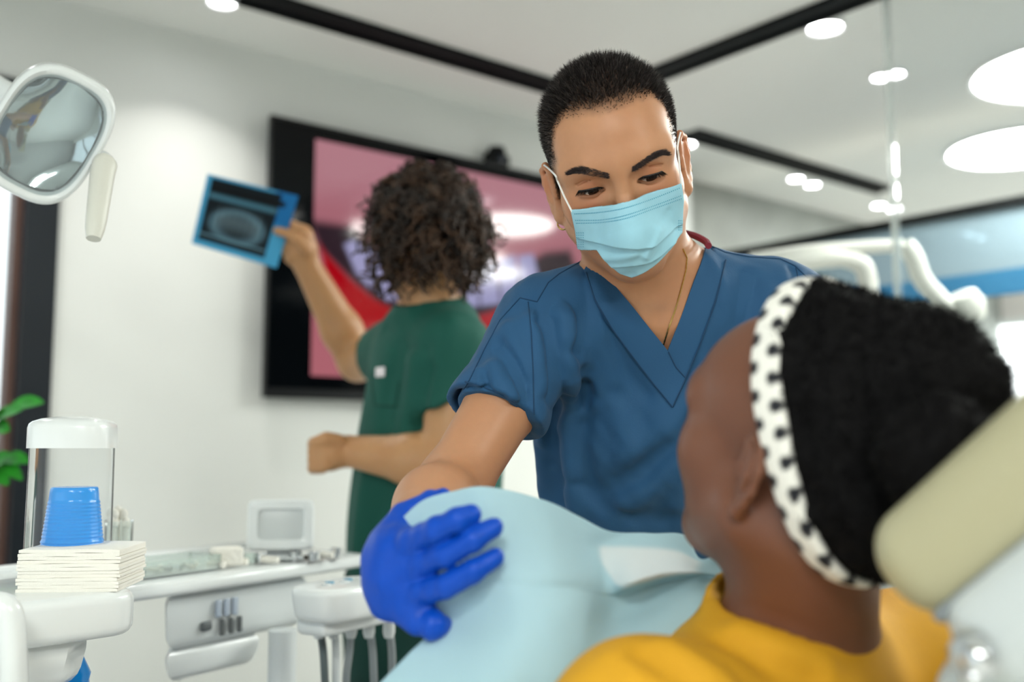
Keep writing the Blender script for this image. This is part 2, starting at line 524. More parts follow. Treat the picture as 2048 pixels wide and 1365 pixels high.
# black recessed tracks in the ceiling
def track(u0, u1, v0, v1, lab, n=1):
    t = empty('ceiling_track', W((u0 + u1) / 2, (v0 + v1) / 2, CEIL), label=lab, cat='light track')
    b = MB(); wblock(b, u0, u1, CEIL - 0.006, CEIL, v0, v1); b.build('channel', M_BLACK, t, smooth=False)
    for s in (0, 1):
        b = MB()
        if u1 - u0 > v1 - v0: wblock(b, u0, u1, CEIL - 0.016, CEIL, v0 if s == 0 else v1 - 0.012, v0 + 0.012 if s == 0 else v1)
        else: wblock(b, u0 if s == 0 else u1 - 0.012, u0 + 0.012 if s == 0 else u1, CEIL - 0.016, CEIL, v0, v1)
        b.build('edge_strip', M_BLACK, t, smooth=False)
track(-1.0, 2.39, 2.39, 2.49, 'long black ceiling track running above the curly-haired person')
track(2.29, 2.385, -1.8, 2.38, 'black ceiling track running to the upper right above the buzz-cut person')
track(2.89, 4.30, 2.435, 2.535, 'short black ceiling track beside the grey concrete wall')

# lamps
def disc_lamp(c, r, lab, name='ceiling_lamp', group=None, m=None, ring=0.012, cat='ceiling lamp'):
    t = empty(name, (c[0], c[1], CEIL), label=lab, cat=cat, group=group)
    MB().lathe([(0.0005, -0.010), (r * 0.985, -0.010), (r * 0.985, -0.004)], (c[0], c[1], CEIL), 48).build('diffuser', m or M_LAMP, t)
    MB().lathe([(r * 0.985, 0), (r * 0.985, -0.012), (r + ring * 0.6, -0.016), (r + ring, -0.012), (r + ring, 0)], (c[0], c[1], CEIL), 48, cap=False).build('trim_ring', M_WHITE, t)
    return t
p = on_z(1910, 290, CEIL); disc_lamp(p + np.array([0.285, 0.02, 0]), 0.285, 'large round ceiling lamp, lower of the two at the right edge')
p = on_z(1978, 122, CEIL); disc_lamp(p + np.array([0.285, 0.06, 0]), 0.285, 'large round ceiling lamp, upper of the two at the right edge')
for (u, v, lab) in ((2.55, 0.62, 'large round ceiling lamp over the dental chair'), (3.75, 0.35, 'large round ceiling lamp between the glass panel and the partition'), (-0.9, -0.7, 'large round ceiling lamp over the unit beside the window'),
                    (1.0, -1.6, 'large round ceiling lamp behind the dental chair'), (-0.9, -1.6, 'large round ceiling lamp in the rear corner of the room'),
                    (4.2, 0.0, 'large round ceiling lamp near the warm-coloured wall')):
    disc_lamp(W(u, v, CEIL), 0.285, lab)
G = 'small recessed ceiling spots'
for (x, y, r, lab) in ((1650, 48, 0.047, 'round ceiling spot right below the black track in the upper right'),
                       (1372, 283, 0.035, 'ceiling spot showing beside the ear of the buzz-cut person'),
                       (445, -4, 0.035, 'ceiling spot near the screen wall at the top edge of the picture')):
    disc_lamp(on_z(x, y, CEIL), r, lab, 'ceiling_spot', G, M_SPOT, 0.008, 'spotlight')
for (xs, where) in ((((1592, 353), (1625, 365)), 'above the grey concrete wall'), (((1758, 407), (1788, 414)), 'at the end of the short black track'),
                    (((1764, 148), (1788, 142)), 'at the top of the glass panel edge'), (((1937, 464), (1960, 472)), 'seen through the blue glass partition')):
    for k, (x, y) in enumerate(xs):  # added glowing discs: each pair mimics one spot mirrored double in the glass
        disc_lamp(on_z(x, y, CEIL), 0.030, ('left' if k == 0 else 'right') + ' of two glowing discs standing in for a doubled glass reflection ' + where, 'ceiling_spot', G, M_SPOT, 0.008, 'spotlight')

# the wall-washing light of the spots nearest the screen wall
for (u, v) in ((1.02, 2.5), (0.35, 2.5)):
    if u < 1: disc_lamp(W(u, v, CEIL), 0.035, 'ceiling spot above the window end of the screen wall', 'ceiling_spot', G, M_SPOT, 0.008, 'spotlight')
    l_ = area_light('spot_light', W(u, v, CEIL - 0.02), 0.06, 1.15); l_.data.spread = math.radians(110)
# glass screen with a free edge, and the blue glass partition with a black top rail
gp = empty('glass_screen', W(2.36, 0.5, 0), label='clear frameless glass panel with a bright vertical edge', cat='glass panel')
pe = on_u(1779, 200, 2.36); ve = uv_(pe)[1]
M_CLEAR = glass_mat('clear_glass', 'fcfdfd', 'dfe8e6', 0.015, 0.02, 0.06)
b = MB(); wblock(b, 2.354, 2.366, 0, CEIL - 0.017, -1.4, ve - 0.010); b.build('pane', M_CLEAR, gp, smooth=False)
b = MB(); wblock(b, 2.352, 2.368, 0, CEIL - 0.017, ve - 0.010, ve + 0.006); b.build('polished_edge', mat('glass_edge', 'dfe6e2', 0.12, spec=0.8, alpha=0.55), gp, smooth=False)
p2 = empty('glass_partition', W(UP, 1.0, 0), label='blue-tinted glass partition with a black top rail', cat='partition')
b = MB(); wblock(b, UP - 0.02, UP + 0.02, 2.08, 2.115, -1.6, VG); b.build('top_rail', M_BLACK, p2, smooth=False)
for z0, z1, nm, m in ((1.865, 2.08, 'upper_pane', glass_mat('blue_grey_film', 'c4d6dd', '9fb4bf', 0.62, 0.1, 0.05)),
                      (1.775, 1.865, 'blue_band', glass_mat('blue_film', '5f9cc0', '3d7ba3', 0.8, 0.1, 0.05)),
                      (0.0, 1.775, 'lower_pane', M_CLEAR)):
    b = MB(); wblock(b, UP - 0.006, UP + 0.006, z0, z1, -1.6, VG); b.build(nm, m, p2, smooth=False)
# far wall of the next room: bright window, orange picture
w2 = empty('window_2', W(6.4, 2.2, 1.0)); w2['kind'] = 'structure'
def upos(x, y, u): return uv_(on_u(x, y, u))
a = upos(2003, 655, 6.38); c = upos(2130, 800, 6.38)
b = MB(); wblock(b, 6.36, 6.39, c[2] - 0.1, a[2], a[1] - 1.1, a[1]); b.build('pane', mat('daylight_pane', 'ffffff', 0.4, emit=1.6, ecol='fbfdff'), w2, smooth=False)
for z0, z1, v0, v1 in ((c[2] - 0.14, c[2] - 0.1, a[1] - 1.14, a[1] + 0.04), (a[2], a[2] + 0.04, a[1] - 1.14, a[1] + 0.04), (c[2] - 0.1, a[2], a[1], a[1] + 0.04), (c[2] - 0.1, a[2], a[1] - 1.14, a[1] - 1.1)):
    b = MB(); wblock(b, 6.34, 6.40, z0, z1, v0, v1); b.build('frame_bar', M_WHITE, w2, smooth=False)
a = upos(1915, 655, 6.38); c = upos(1978, 735, 6.38)
pc = empty('orange_picture', W(6.38, a[1], c[2]), label='orange picture hanging on the far wall behind the patient', cat='picture')
b = MB(); wblock(b, 6.375, 6.395, c[2], a[2], c[1], a[1]); b.build('canvas', mat('orange_print', 'f08a4a', 0.6, color2='ffd9b8', nscale=9), pc, smooth=False)
for z0, z1, v0, v1 in ((c[2] - 0.02, c[2], c[1] - 0.02, a[1] + 0.02), (a[2], a[2] + 0.02, c[1] - 0.02, a[1] + 0.02), (c[2], a[2], c[1] - 0.02, c[1]), (c[2], a[2], a[1], a[1] + 0.02)):
    b = MB(); wblock(b, 6.36, 6.40, z0, z1, v0, v1); b.build('frame_bar', mat('pale_wood', 'e8d6c4', 0.5), pc, smooth=False)

# white jointed arm of the equipment behind the patient
eq = empty('examination_light_stand', pix(1500, 1000, 2.75) * np.array([1, 1, 0]), label='white jointed equipment arm on a stand behind the patient', cat='equipment')
M_EQ = mat('ivory_plastic', 'dcded6', 0.35)
D = 2.75
MB().tube([pix(1500, 540, D) * np.array([1, 1, 0]) + np.array([0, 0, z]) for z in (0, pix(1500, 540, D)[2])], 0.035, 20).build('pole', M_EQ, eq)
MB().lathe([(0.2, 0), (0.2, 0.03), (0.05, 0.06)], pix(1500, 540, D) * np.array([1, 1, 0]), 32).build('base', M_EQ, eq)
MB().tube(crom([pix(1500, 520, D), pix(1620, 503, D), pix(1740, 494, D), pix(1806, 492, D)], 14), 0.019, 14).build('upper_arm', M_EQ, eq)
MB().tube(crom([pix(1808, 490, D), pix(1828, 515, D), pix(1845, 560, D), pix(1880, 600, D), pix(1915, 640, D)], 16), 0.026, 14).build('lower_arm', M_EQ, eq)
MB().lathe([(0.001, -0.045), (0.04, -0.035), (0.052, 0), (0.04, 0.04), (0.001, 0.05)], pix(1932, 612, D), 24, axis=(0.4, 0.2, -0.8)).build('lamp_head', M_EQ, eq)
MB().tube(crom([pix(1560, 535, D), pix(1650, 515, D), pix(1715, 525, D), pix(1735, 560, D), pix(1738, 640, D)], 18), [0.03] * 6 + [0.026] * 12, 14).build('cable_sleeve', M_EQ, eq)

# wall screen
tv = empty('wall_screen', W(2.0, VW, 1.4), label='wall-mounted black screen showing a close-up of teeth and gums', cat='screen')
TU0, TU1, TZ0, TZ1 = 1.29, 2.74, 1.417, 2.235
M_TV = mat('screen_gloss', '05080b', 0.08, spec=0.22)
b = MB(); wblock(b, TU0, TU1, TZ0, TZ1, VW - 0.045, VW - 0.03); wblock(b, TU0 + 0.2, TU1 - 0.2, TZ0 + 0.15, TZ1 - 0.15, VW - 0.03, VW); b.build('housing', M_TV, tv, smooth=False)
b = MB()
for (u0, u1, z0, z1) in ((TU0 - .006, TU1 + .006, TZ0 - .03, TZ0), (TU0 - .006, TU1 + .006, TZ1, TZ1 + .008), (TU0 - .006, TU0, TZ0, TZ1), (TU1, TU1 + .006, TZ0, TZ1)):
    wblock(b, u0, u1, z0, z1, VW - 0.05, VW - 0.028)
b.build('bezel', mat('bezel_black', '0a0d10', 0.3), tv, smooth=False)
nu, nz = 200, 120
SU0, SU1, SZ0, SZ1 = 1.434, 2.60, 1.458, 2.197
uu, zz = np.meshgrid(np.linspace(SU0, SU1, nu), np.linspace(SZ0, SZ1, nz), indexing='ij')
U_, Z_ = uu.ravel(), zz.ravel()
V = np.stack([U_ * D1[0] + (VW - 0.0465) * D2[0], U_ * D1[1] + (VW - 0.0465) * D2[1], Z_], 1)
ii = np.arange(nu * nz).reshape(nu, nz)
Fq = np.stack([ii[:-1, :-1], ii[1:, :-1], ii[1:, 1:], ii[:-1, 1:]], -1).reshape(-1, 4)
def tvp(pts): return [(lambda q: (q[0], q[2]))(uv_(on_v(x, y, VW - 0.046))) for x, y in pts]
Cc = np.zeros((len(U_), 3)); Cc[:] = lin('b5727e')
def paint(pts, col, soft=0.012):
    d = poly_sd(U_, Z_, tvp(pts)); a = np.clip(0.5 - d / soft, 0, 1)[:, None]
    Cc[:] = Cc * (1 - a) + np.array(lin(col)) * a
paint([(600, 240), (1250, 380), (1250, 470), (900, 420), (620, 380)], 'c08490', 0.12)
paint([(600, 700), (720, 690), (760, 900), (600, 900)], 'b9717c', 0.05)
paint([(615, 440), (700, 452), (760, 500), (800, 560), (860, 600), (1000, 560), (1090, 505), (1140, 500), (1160, 560), (1120, 600), (1000, 640), (800, 650), (700, 560), (640, 500)], '33232c', 0.03)
paint([(638, 486), (652, 508), (700, 560), (750, 600), (800, 625), (900, 650), (1000, 618), (1090, 600), (1140, 560), (1160, 700), (1000, 820), (820, 800), (735, 670), (680, 590), (650, 540)], 'b30012', 0.012)
paint([(690, 640), (720, 660), (760, 690), (800, 820), (640, 820), (600, 640), (625, 540), (660, 600)], 'bd6f7a', 0.03)
for q in ([(688, 490), (706, 480), (728, 490), (748, 545), (738, 575), (712, 545)], [(728, 492), (752, 500), (772, 545), (792, 598), (772, 600), (745, 570)], [(760, 510), (800, 520), (830, 600), (800, 612), (775, 580)],
          [(915, 560), (950, 540), (958, 612), (925, 618)], [(955, 535), (990, 520), (1000, 608), (962, 612)], [(996, 520), (1030, 510), (1040, 602), (1004, 608)], [(1036, 512), (1066, 508), (1078, 560), (1070, 598), (1044, 602)]):
    paint(q, 'a9a6d2', 0.012)
scr = link('picture', npmesh('picture', V, Fq, False, Cc), mat('screen_picture', 'ffffff', 0.08, spec=0.45, attr='Col', emit=0.40), tv)
scr.data.materials[0].node_tree.nodes['Principled BSDF'].inputs['Base Color'].default_value = (0, 0, 0, 1)
for l in list(scr.data.materials[0].node_tree.links):
    if l.to_socket.name == 'Base Color': scr.data.materials[0].node_tree.links.remove(l)
wc = empty('webcam', W(2.14, VW - 0.03, TZ1 + 0.008), label='small black camera sitting on top of the wall screen', cat='camera')
b = MB(); b.box(W(2.16, VW - 0.035, TZ1 + 0.03), (0.1, 0.04, 0.044), 0.012, Rz(ANG)); b.build('body', M_BLACK, wc)
b = MB(); b.lathe([(0.03, 0), (0.034, 0.01), (0.028, 0.03), (0.001, 0.036)], W(2.16, VW - 0.035, TZ1 + 0.045), 24); b.build('dome', M_BLACK, wc)
b = MB(); b.lathe([(0.012, 0), (0.014, 0.01), (0.006, 0.012)], W(2.16, VW - 0.054, TZ1 + 0.03), 20, axis=-D2); b.build('lens', mat('lens_glass', '1a2230', 0.05), wc)
# ---------------------------------------------------------------- dental equipment on the left
def loft(rings, cap0=False, cap1=True):
    n = len(rings[0]); V = sum(rings, []); F = [[i * n + k, i * n + (k + 1) % n, (i + 1) * n + (k + 1) % n, (i + 1) * n + k] for i in range(len(rings) - 1) for k in range(n)]
    if cap0: F.append(list(range(n)))
    if cap1: F.append([(len(rings) - 1) * n + k for k in range(n)])
    return MB().add(V, F)
M_UNIT = mat('unit_white', 'e9eded', 0.25, coat=0.3)
M_UNIT2 = mat('unit_grey_white', 'd5dadb', 0.3)
M_CHROME = mat('chrome', 'd8dadc', 0.12, metal=1.0)
M_STEEL = mat('steel', 'b9bcbc', 0.3, metal=1.0)
M_HOSE = mat('grey_hose', '8d9496', 0.5)
# cup unit
ORD = ['first', 'second', 'third', 'fourth', 'fifth', 'sixth', 'seventh', 'eighth', 'ninth', 'tenth', 'eleventh', 'twelfth', 'thirteenth', 'fourteenth']
e1 = np.array([0.68, 0.73, 0]); e1 /= np.linalg.norm(e1); e2 = np.array([-e1[1], e1[0], 0])
ZS = 1.085
FR = on_z(294, 1179, ZS)
un = empty('cuspidor_unit', (FR[0] - 0.3, FR[1] - 0.1, 0), label='white rounded unit carrying the cup dispenser and paper towels', cat='dental unit')
R1 = np.stack([e1, e2, [0, 0, 1]], 1)
poly = [(-0.62, 0.0), (-0.04, 0.0)] + [(-0.04 + 0.04 * math.sin(t), 0.04 - 0.04 * math.cos(t)) for t in np.linspace(0.2, math.pi / 2, 7)] + \
       [(-0.03 + 0.03 * math.cos(t), 0.19 + 0.03 * math.sin(t)) for t in np.linspace(0, math.pi / 2, 7)] + [(-0.62, 0.22)]
MB().prism(poly, 0.05, M4(R1, FR - np.array([0, 0, 0.05])), 0.012, 4).build('ledge', M_UNIT, un)
P0 = FR - np.array([0, 0, 0.05])
poly2 = [(-0.6, 0.02), (-0.075, 0.02), (-0.04, 0.05), (-0.03, 0.12), (-0.055, 0.19), (-0.6, 0.2)]
MB().prism(poly2, -0.06, M4(R1, P0 + np.array([0, 0, 0.004])), 0.02, 4, 0.93).build('neck', M_UNIT, un)
poly2 = [(-0.6, 0.03), (-0.22, 0.03), (-0.16, 0.07), (-0.15, 0.13), (-0.2, 0.19), (-0.6, 0.19)]
MB().prism(poly2, -0.99, M4(R1, P0 + np.array([0, 0, -0.045])), 0.01, 3).build('column', M_UNIT, un)
MB().tube(crom([pix(-60, 1215, 0.98), pix(0, 1212, 0.98), pix(20, 1240, 0.98), pix(26, 1320, 0.98), pix(30, 1420, 0.99)], 20), 0.0135, 16).build('curved_arm', M_UNIT, un)
q = on_z(440 / 2, 1200, ZS)
MB().box(pix(178, 1250, 1.13), (0.02, 0.02, 0.012), 0.003, R1).build('foot_cap', M_UNIT2, un)
# blue water bottle under the ledge
M_BLUE = mat('blue_plastic', '0f86d8', 0.2, trans=0.25, ior=1.3)
wb = pix(120, 1350, 1.18)
bt = empty('water_bottle', (wb[0], wb[1], wb[2] - 0.2), label='translucent blue bottle hanging below the cup unit', cat='bottle')
prof = [(0.02, 0.03), (0.034, 0.0)] + [(0.034 - 0.0005 * k - 0.0012 * (k % 2), -0.008 * k) for k in range(1, 22)] + [(0.02, -0.19)]
MB().lathe(prof, wb, 28).build('body', M_BLUE, bt)
MB().lathe([(0.018, 0.028), (0.018, 0.045)], wb, 24).build('cap', M_UNIT2, bt)
# dispenser
dc = pix(137, 1100, 1.2); dc = np.array([dc[0], dc[1], ZS])
dp = empty('cup_dispenser', dc, label='clear tube cup dispenser with a white domed cap', cat='dispenser')
Rd = Rz(0.15)
ztop = pix(137, 897, 1.2)[2]
tp = sq_poly(0.045, 0.045, 3.2, 48)
M_TUBE = glass_mat('clear_tube', 'fbfcfc', 'ffffff', 0.05, 0.05, 0.03)
b = MB()
for s, r in ((0, 1.0), (1, 0.97)):
    pass
n = len(tp); V = []
for z in (ZS + 0.004, ztop + 0.004):
    V += [dc * np.array([1, 1, 0]) + Rd @ np.array([x * (1.03 if z < ztop else 1), y, 0]) + np.array([0, 0, z]) for x, y in tp]
b.add(V, [[k, (k + 1) % n, n + (k + 1) % n, n + k] for k in range(n)]); b.build('tube', M_TUBE, dp)
MB().prism(sq_poly(0.049, 0.049, 3.2, 48), 0.006, M4(Rd, (dc[0], dc[1], ZS)), 0.001).build('base_ring', M_UNIT, dp)
cp = MB()
prof = [(1.0, 0.0), (1.0, 0.024), (0.97, 0.029), (0.9, 0.032), (0.7, 0.0355), (0.35, 0.038), (0.02, 0.0385)]
V = []; pl = sq_poly(0.0475, 0.0475, 3.4, 48)
for s, z in prof: V += [dc * np.array([1, 1, 0]) + Rd @ np.array([x * s, y * s, 0]) + np.array([0, 0, ztop + z]) for x, y in pl]
m = len(prof)
cp.add(V, [[i * n + k, i * n + (k + 1) % n, (i + 1) * n + (k + 1) % n, (i + 1) * n + k] for i in range(m - 1) for k in range(n)] + [[(m - 1) * n + k for k in range(n)], list(range(n))[::-1]])
cp.build('cap', M_UNIT, dp)
# cups, upside down, one inside the next
M_CUP = mat('blue_cup', '0096f0', 0.2)
HC = 0.066; cup_top = pix(147, 975, 1.2)[2]
ncup = 13; stp = (cup_top - HC - (ZS + 0.004)) / (ncup - 1)
def cup_mesh():
    b = MB()
    b.lathe([(0.0005, HC), (0.0255, HC), (0.0268, HC - 0.0015), (0.0275, HC - 0.006), (0.0282, HC - 0.014)] + [(0.0285 + 0.0052 * k / 20 + (0.0009 if k % 2 else 0), HC - 0.016 - 0.0022 * k) for k in range(20)] + [(0.0335, 0.006), (0.0345, 0.004), (0.0355, 0.002), (0.0345, 0.0)], (0, 0, 0), 40, cap=False)
    return b
cup0 = None
for k in range(ncup):
    c = np.array([dc[0] + 0.005, dc[1] - 0.002, ZS + 0.004 + k * stp])
    if cup0 is None:
        cup0 = cup_mesh().build('plastic_cup', M_CUP); o = cup0
    else:
        o = cup0.copy(); COL.objects.link(o)
    o.location = c
    tag(o, (ORD[ncup - 1 - k] + ' from the top' if k < ncup - 1 else 'topmost') + ' of the blue plastic cups stacked upside down in the clear dispenser', 'cup', 'blue cups in the dispenser')
# paper towels
M_PAPER = mat('paper_towel', 'f6f3ea', 0.9, bump=0.15, bscale=300)
pa = on_z(30, 1186, ZS); pb = on_z(235, 1184, ZS)
ex = (pb - pa); wN = np.linalg.norm(ex); ex /= wN; ey = np.array([-ex[1], ex[0], 0])
RN = np.stack([ex, ey, [0, 0, 1]], 1)
rnd = random.Random(4)
NP = 12; hN = 0.047 / NP
for k in range(NP):
    b = MB(); w = wN * (1 + rnd.uniform(-0.015, 0.012)); 
    c = (pa + pb) / 2 + ey * (0.05 + rnd.uniform(-0.0015, 0.0015)) + ex * rnd.uniform(-0.001, 0.002) + np.array([0, 0, ZS * 0 + hN * (k + 0.5)])
    bm = bmesh.new(); bmesh.ops.create_grid(bm, x_segments=16, y_segments=8, size=0.5)
    r = bmesh.ops.extrude_face_region(bm, geom=bm.faces[:])
    up = {v for v in r['geom'] if isinstance(v, bmesh.types.BMVert)}
    ph = rnd.uniform(0, 6)
    for v in bm.verts:
        wv = 0.0003 * math.sin(9 * v.co.x + ph) * (1 if k > 6 else 0.4)
        v.co = Vector((v.co.x * w, v.co.y * 0.1, (hN * 0.49 if v in up else -hN * 0.49) + (wv if 0 < k else 0) - (0.0006 if abs(v.co.x) > 0.49 and v in up else 0)))
    bmesh.ops.recalc_face_normals(bm, faces=bm.faces[:])
    b.bm(bm, M4(RN, c))
    tag(b.build('paper_towel', M_PAPER), (ORD[NP - 1 - k] + ' from the top' if k < NP - 1 else 'topmost') + ' of the folded white paper towels before the cup dispenser', 'paper towel', 'paper towel stack')

# delivery unit with tray
ZT = 1.058
tl, tr_ = on_z(262, 1172, ZT), on_z(745, 1106, ZT)
bl, br = on_z(225, 1106, ZT), on_z(745, 1092, ZT)
du = empty('delivery_unit', (tl[0] + 0.1, tl[1] + 0.3, 0), label='white dental delivery unit with instrument tray and hoses', cat='dental unit')
tx = (tr_ - tl); tx /= np.linalg.norm(tx); ty = np.array([-tx[1], tx[0], 0])
RT = np.stack([tx, ty, [0, 0, 1]], 1)
loc2 = lambda p: ((p - tl) @ tx, (p - tl) @ ty)
wT = loc2(tr_)[0]; A_ = loc2(bl); B_ = loc2(br)
poly = [(-0.02, 0.0), (wT - 0.02, 0.0), (wT, 0.02), (wT + 0.02, 0.2), (wT - 0.02, 0.3), (-0.15, 0.33), (-0.06, 0.09), (-0.04, 0.02)]
MB().prism(poly, 0.022, M4(RT, tl - np.array([0, 0, 0.024])), 0.008, 4).build('tray_table', M_UNIT, du)
b = MB()
for (p, q2) in (((-0.13, 0.31), (wT - 0.04, 0.285)),):
    a = tl + tx * p[0] + ty * p[1]; c = tl + tx * q2[0] + ty * q2[1]
    b.tube([a, c], 0.008, 10)
b.build('rear_lip', M_UNIT, du)
def lt(x, y, z=0.0): return tl + tx * x + ty * y + np.array([0, 0, z])
# body under the tray
x0 = loc2(on_z(335, 1183, ZT - 0.02))[0]; 
bx0, bx1 = 0.075, 0.36
poly = [(bx0, 0.02), (bx1, 0.02), (bx1 + 0.02, 0.22), (bx0 + 0.17, 0.22), (bx0 + 0.02, 0.05)]
MB().prism(poly, -0.085, M4(RT, lt(0, 0, -0.024)), 0.02, 5, 0.94).build('body', M_UNIT2, du)
poly = [(bx0 + 0.01, 0.03), (bx1 - 0.09, 0.03), (bx1 - 0.06, 0.2), (bx0 + 0.16, 0.2), (bx0 + 0.025, 0.055)]
MB().prism(poly, -0.05, M4(RT, lt(0, 0, -0.107)), 0.018, 5, 0.85).build('lower_shell', M_UNIT, du)
M_DARK = mat('vent_dark', '5d6264', 0.5); M_VENT = mat('vent_blue_grey', 'aeb9c8', 0.4)
for k in range(3):
    MB().box(lt(0.168 + 0.016 * k, 0.017, -0.055), (0.010, 0.006, 0.026), 0.002, RT).build('vent_slot', M_VENT, du)
for k in range(3):
    MB().box(lt(0.178 + 0.017 * k, 0.019, -0.084), (0.007, 0.006, 0.024), 0.002, RT).build('vent_slot', M_DARK, du)
MB().box(lt(0.148, 0.02, -0.078), (0.02, 0.008, 0.014), 0.004, RT).build('latch', M_DARK, du)
# control panel
cpn = pix(690, 1170, 1.47)
poly = sq_poly(0.085, 0.055, 3, 36)
cz = on_z(690, 1165, ZT - 0.012)
MB().prism(poly, -0.05, M4(RT, cz), 0.012, 4, 0.9).build('control_panel', M_UNIT, du)
for k in range(5):
    p = cz + tx * (-0.04 + 0.02 * k) + ty * (0.012 * (k % 2)) + np.array([0, 0, 0.0005])
    MB().lathe([(0.007, -0.001), (0.007, 0.0015), (0.005, 0.002)], p, 14).build('button', mat('button_blue', '6fa3bd', 0.3) if k in (1, 3) else M_UNIT2, du)
hb = pix(690, 1245, 1.5)
MB().box(hb + np.array([0, 0, 0.005]), (0.15, 0.06, 0.03), 0.01, RT).build('hose_holder', M_UNIT, du)
for k, (xa, xb, m) in enumerate(((638, 650, mat('dark_hose', '5c6668', 0.5)), (668, 672, M_UNIT2), (702, 692, M_HOSE), (738, 748, M_HOSE), (778, 785, M_HOSE))):
    d = 1.5 + 0.015 * k
    pts = crom([pix(xa, 1250, d), pix((xa + xb) / 2 + 2, 1300, d), pix(xb, 1365, d), pix(xb + 5, 1480, d + 0.03), pix(xb - 60, 1620, d + 0.1), pix(560, 1560, d + 0.15)], 40)
    MB().tube(pts, 0.006, 10).build('hose', m, du)
    MB().lathe([(0.009, 0.012), (0.0095, -0.012), (0.007, -0.02)], pix(xa, 1250, d), 16).build('hose_socket', M_UNIT, du)
pp = pix(565, 1290, 1.58)
MB().tube([np.array([pp[0], pp[1], z]) for z in (0.0, ZT - 0.1)], 0.022, 24).build('pole', M_UNIT2, du)
MB().lathe([(0.26, 0), (0.26, 0.03), (0.22, 0.05), (0.03, 0.07)], (pp[0], pp[1], 0), 36).build('floor_base', M_UNIT, du)
# little display standing on the tray
ds = empty('display', on_z(563, 1105, ZT), label='small white framed display standing on the instrument tray', cat='display')
dd = 1.66; c = pix(562, 1050, dd); RD = Rz(0.22) @ Rx(-0.1)
w, h = 130 * dd / FPX, 100 * dd / FPX
b = MB(); b.box(c + RD @ np.array([0, 0.012, 0]), (w, 0.016, h), 0.008, RD); b.build('housing', M_UNIT, ds)
fw = 0.017
def rr_ring(hw, hh, y): return [c + RD @ np.array([x, y, z]) for x, z in sq_poly(hw, hh, 9, 64)]
loft([rr_ring(w / 2 - fw, h / 2 - fw, 0.004), rr_ring(w / 2 - fw, h / 2 - fw, -0.005), rr_ring(w / 2 - fw + .002, h / 2 - fw + .002, -0.007), rr_ring(w / 2 - .003, h / 2 - .003, -0.007), rr_ring(w / 2, h / 2, -0.004), rr_ring(w / 2, h / 2, 0.008)], cap1=False).build('frame', M_UNIT, ds)
MB().box(c + RD @ np.array([0, 0.002, 0]), (w - fw, 0.004, h - fw), 0.001, RD).build('panel', mat('display_off', 'd3d8d8', 0.25), ds)
b = MB(); b.box(np.array([c[0], c[1] + 0.015, (c[2] - h / 2 + ZT) / 2]), (0.05, 0.014, c[2] - h / 2 - ZT + 0.012), 0.003, RD); b.build('stand', M_UNIT2, ds)
MB().box((c[0], c[1] + 0.015, ZT + 0.003), (0.07, 0.05, 0.006), 0.002, RD).build('foot', M_UNIT2, ds)
# things lying in the tray
M_GLASS = glass_mat('jar_glass', 'f6fbf9', 'eef4f0', 0.2, 0.05, 0.06)
M_COTTON = mat('cotton', 'f4f1e8', 0.95, bump=0.4, bscale=200)
jr = on_z(238, 1130, ZT); jz = ZT
jr = pix(236, 1105, 1.42); jr = np.array([jr[0], jr[1], ZT])
jar = empty('glass_jar', jr, label='glass jar of cotton standing behind the paper towels', cat='jar')
hj = pix(236, 1045, 1.42)[2] - ZT
MB().lathe([(0.0005, 0.002), (0.017, 0.002), (0.019, 0.006), (0.019, hj), (0.020, hj + 0.002)], jr, 28, cap=False).build('glass', M_GLASS, jar)
MB().lathe([(0.0195, 0), (0.0202, 0.001), (0.0202, 0.004), (0.0195, 0.005)], jr + np.array([0, 0, 0.03]), 28, cap=False).build('green_ring', mat('green_ring', '7fd0b0', 0.3), jar)
rr = random.Random(9)
for k in range(7):
    t = rr.uniform(0, 6.28); a = jr + np.array([0.009 * math.cos(t), 0.009 * math.sin(t), 0.008]); c = a + np.array([rr.uniform(-.008, .006), rr.uniform(-.006, .006), hj + rr.uniform(-0.012, 0.008)])
    b = MB(); b.tube([a, c], 0.003, 8)
    b.lathe([(0.001, -0.009), (0.0055, -0.005), (0.0062, 0.001), (0.004, 0.006), (0.001, 0.008)], c, 12, axis=c - a)
    tag(b.build('cotton_swab', M_COTTON), 'white cotton swab standing in the glass jar', 'cotton swab', 'cotton swabs in the jar')
# shallow clear box with bur stands, cotton rolls, mirrors
def tray_xy(x, y): return on_z(x, y, ZT)
p0 = tray_xy(330, 1146)
bx = empty('instrument_box', p0, label='shallow clear box with small instruments at the near end of the tray', cat='box')
MB().box(p0 + np.array([0, 0, 0.002]), (0.15, 0.07, 0.004), 0.001, RT).build('bottom', M_UNIT, bx)
for (dx, dy, sx, sy) in ((0, -0.035, 0.15, 0.003), (0, 0.035, 0.15, 0.003), (-0.075, 0, 0.003, 0.07), (0.075, 0, 0.003, 0.07)):
    MB().box(p0 + tx * dx + ty * dy + np.array([0, 0, 0.012]), (sx, sy, 0.022), 0.0005, RT).build('side', M_GLASS, bx)
for k in range(9):
    a = p0 + tx * (-0.06 + 0.015 * k) + ty * rr.uniform(-0.015, 0.015) + np.array([0, 0, 0.0085])
    ang = rr.uniform(-0.5, 0.5); dv = RT @ np.array([math.cos(ang + 1.3), math.sin(ang + 1.3), 0]) * 0.022
    o = MB().tube([a - dv, a - dv * 0.2, a + dv * 0.6, a + dv], [0.0035, 0.0035, 0.0018, 0.001], 8).build('hand_instrument', M_STEEL if k % 2 else M_COTTON)
    tag(o, ORD[k] + ' small instrument from the near end of the clear box on the tray', 'instrument', 'instruments in the clear box')
k = 0; nroll = 0; ncp = 0
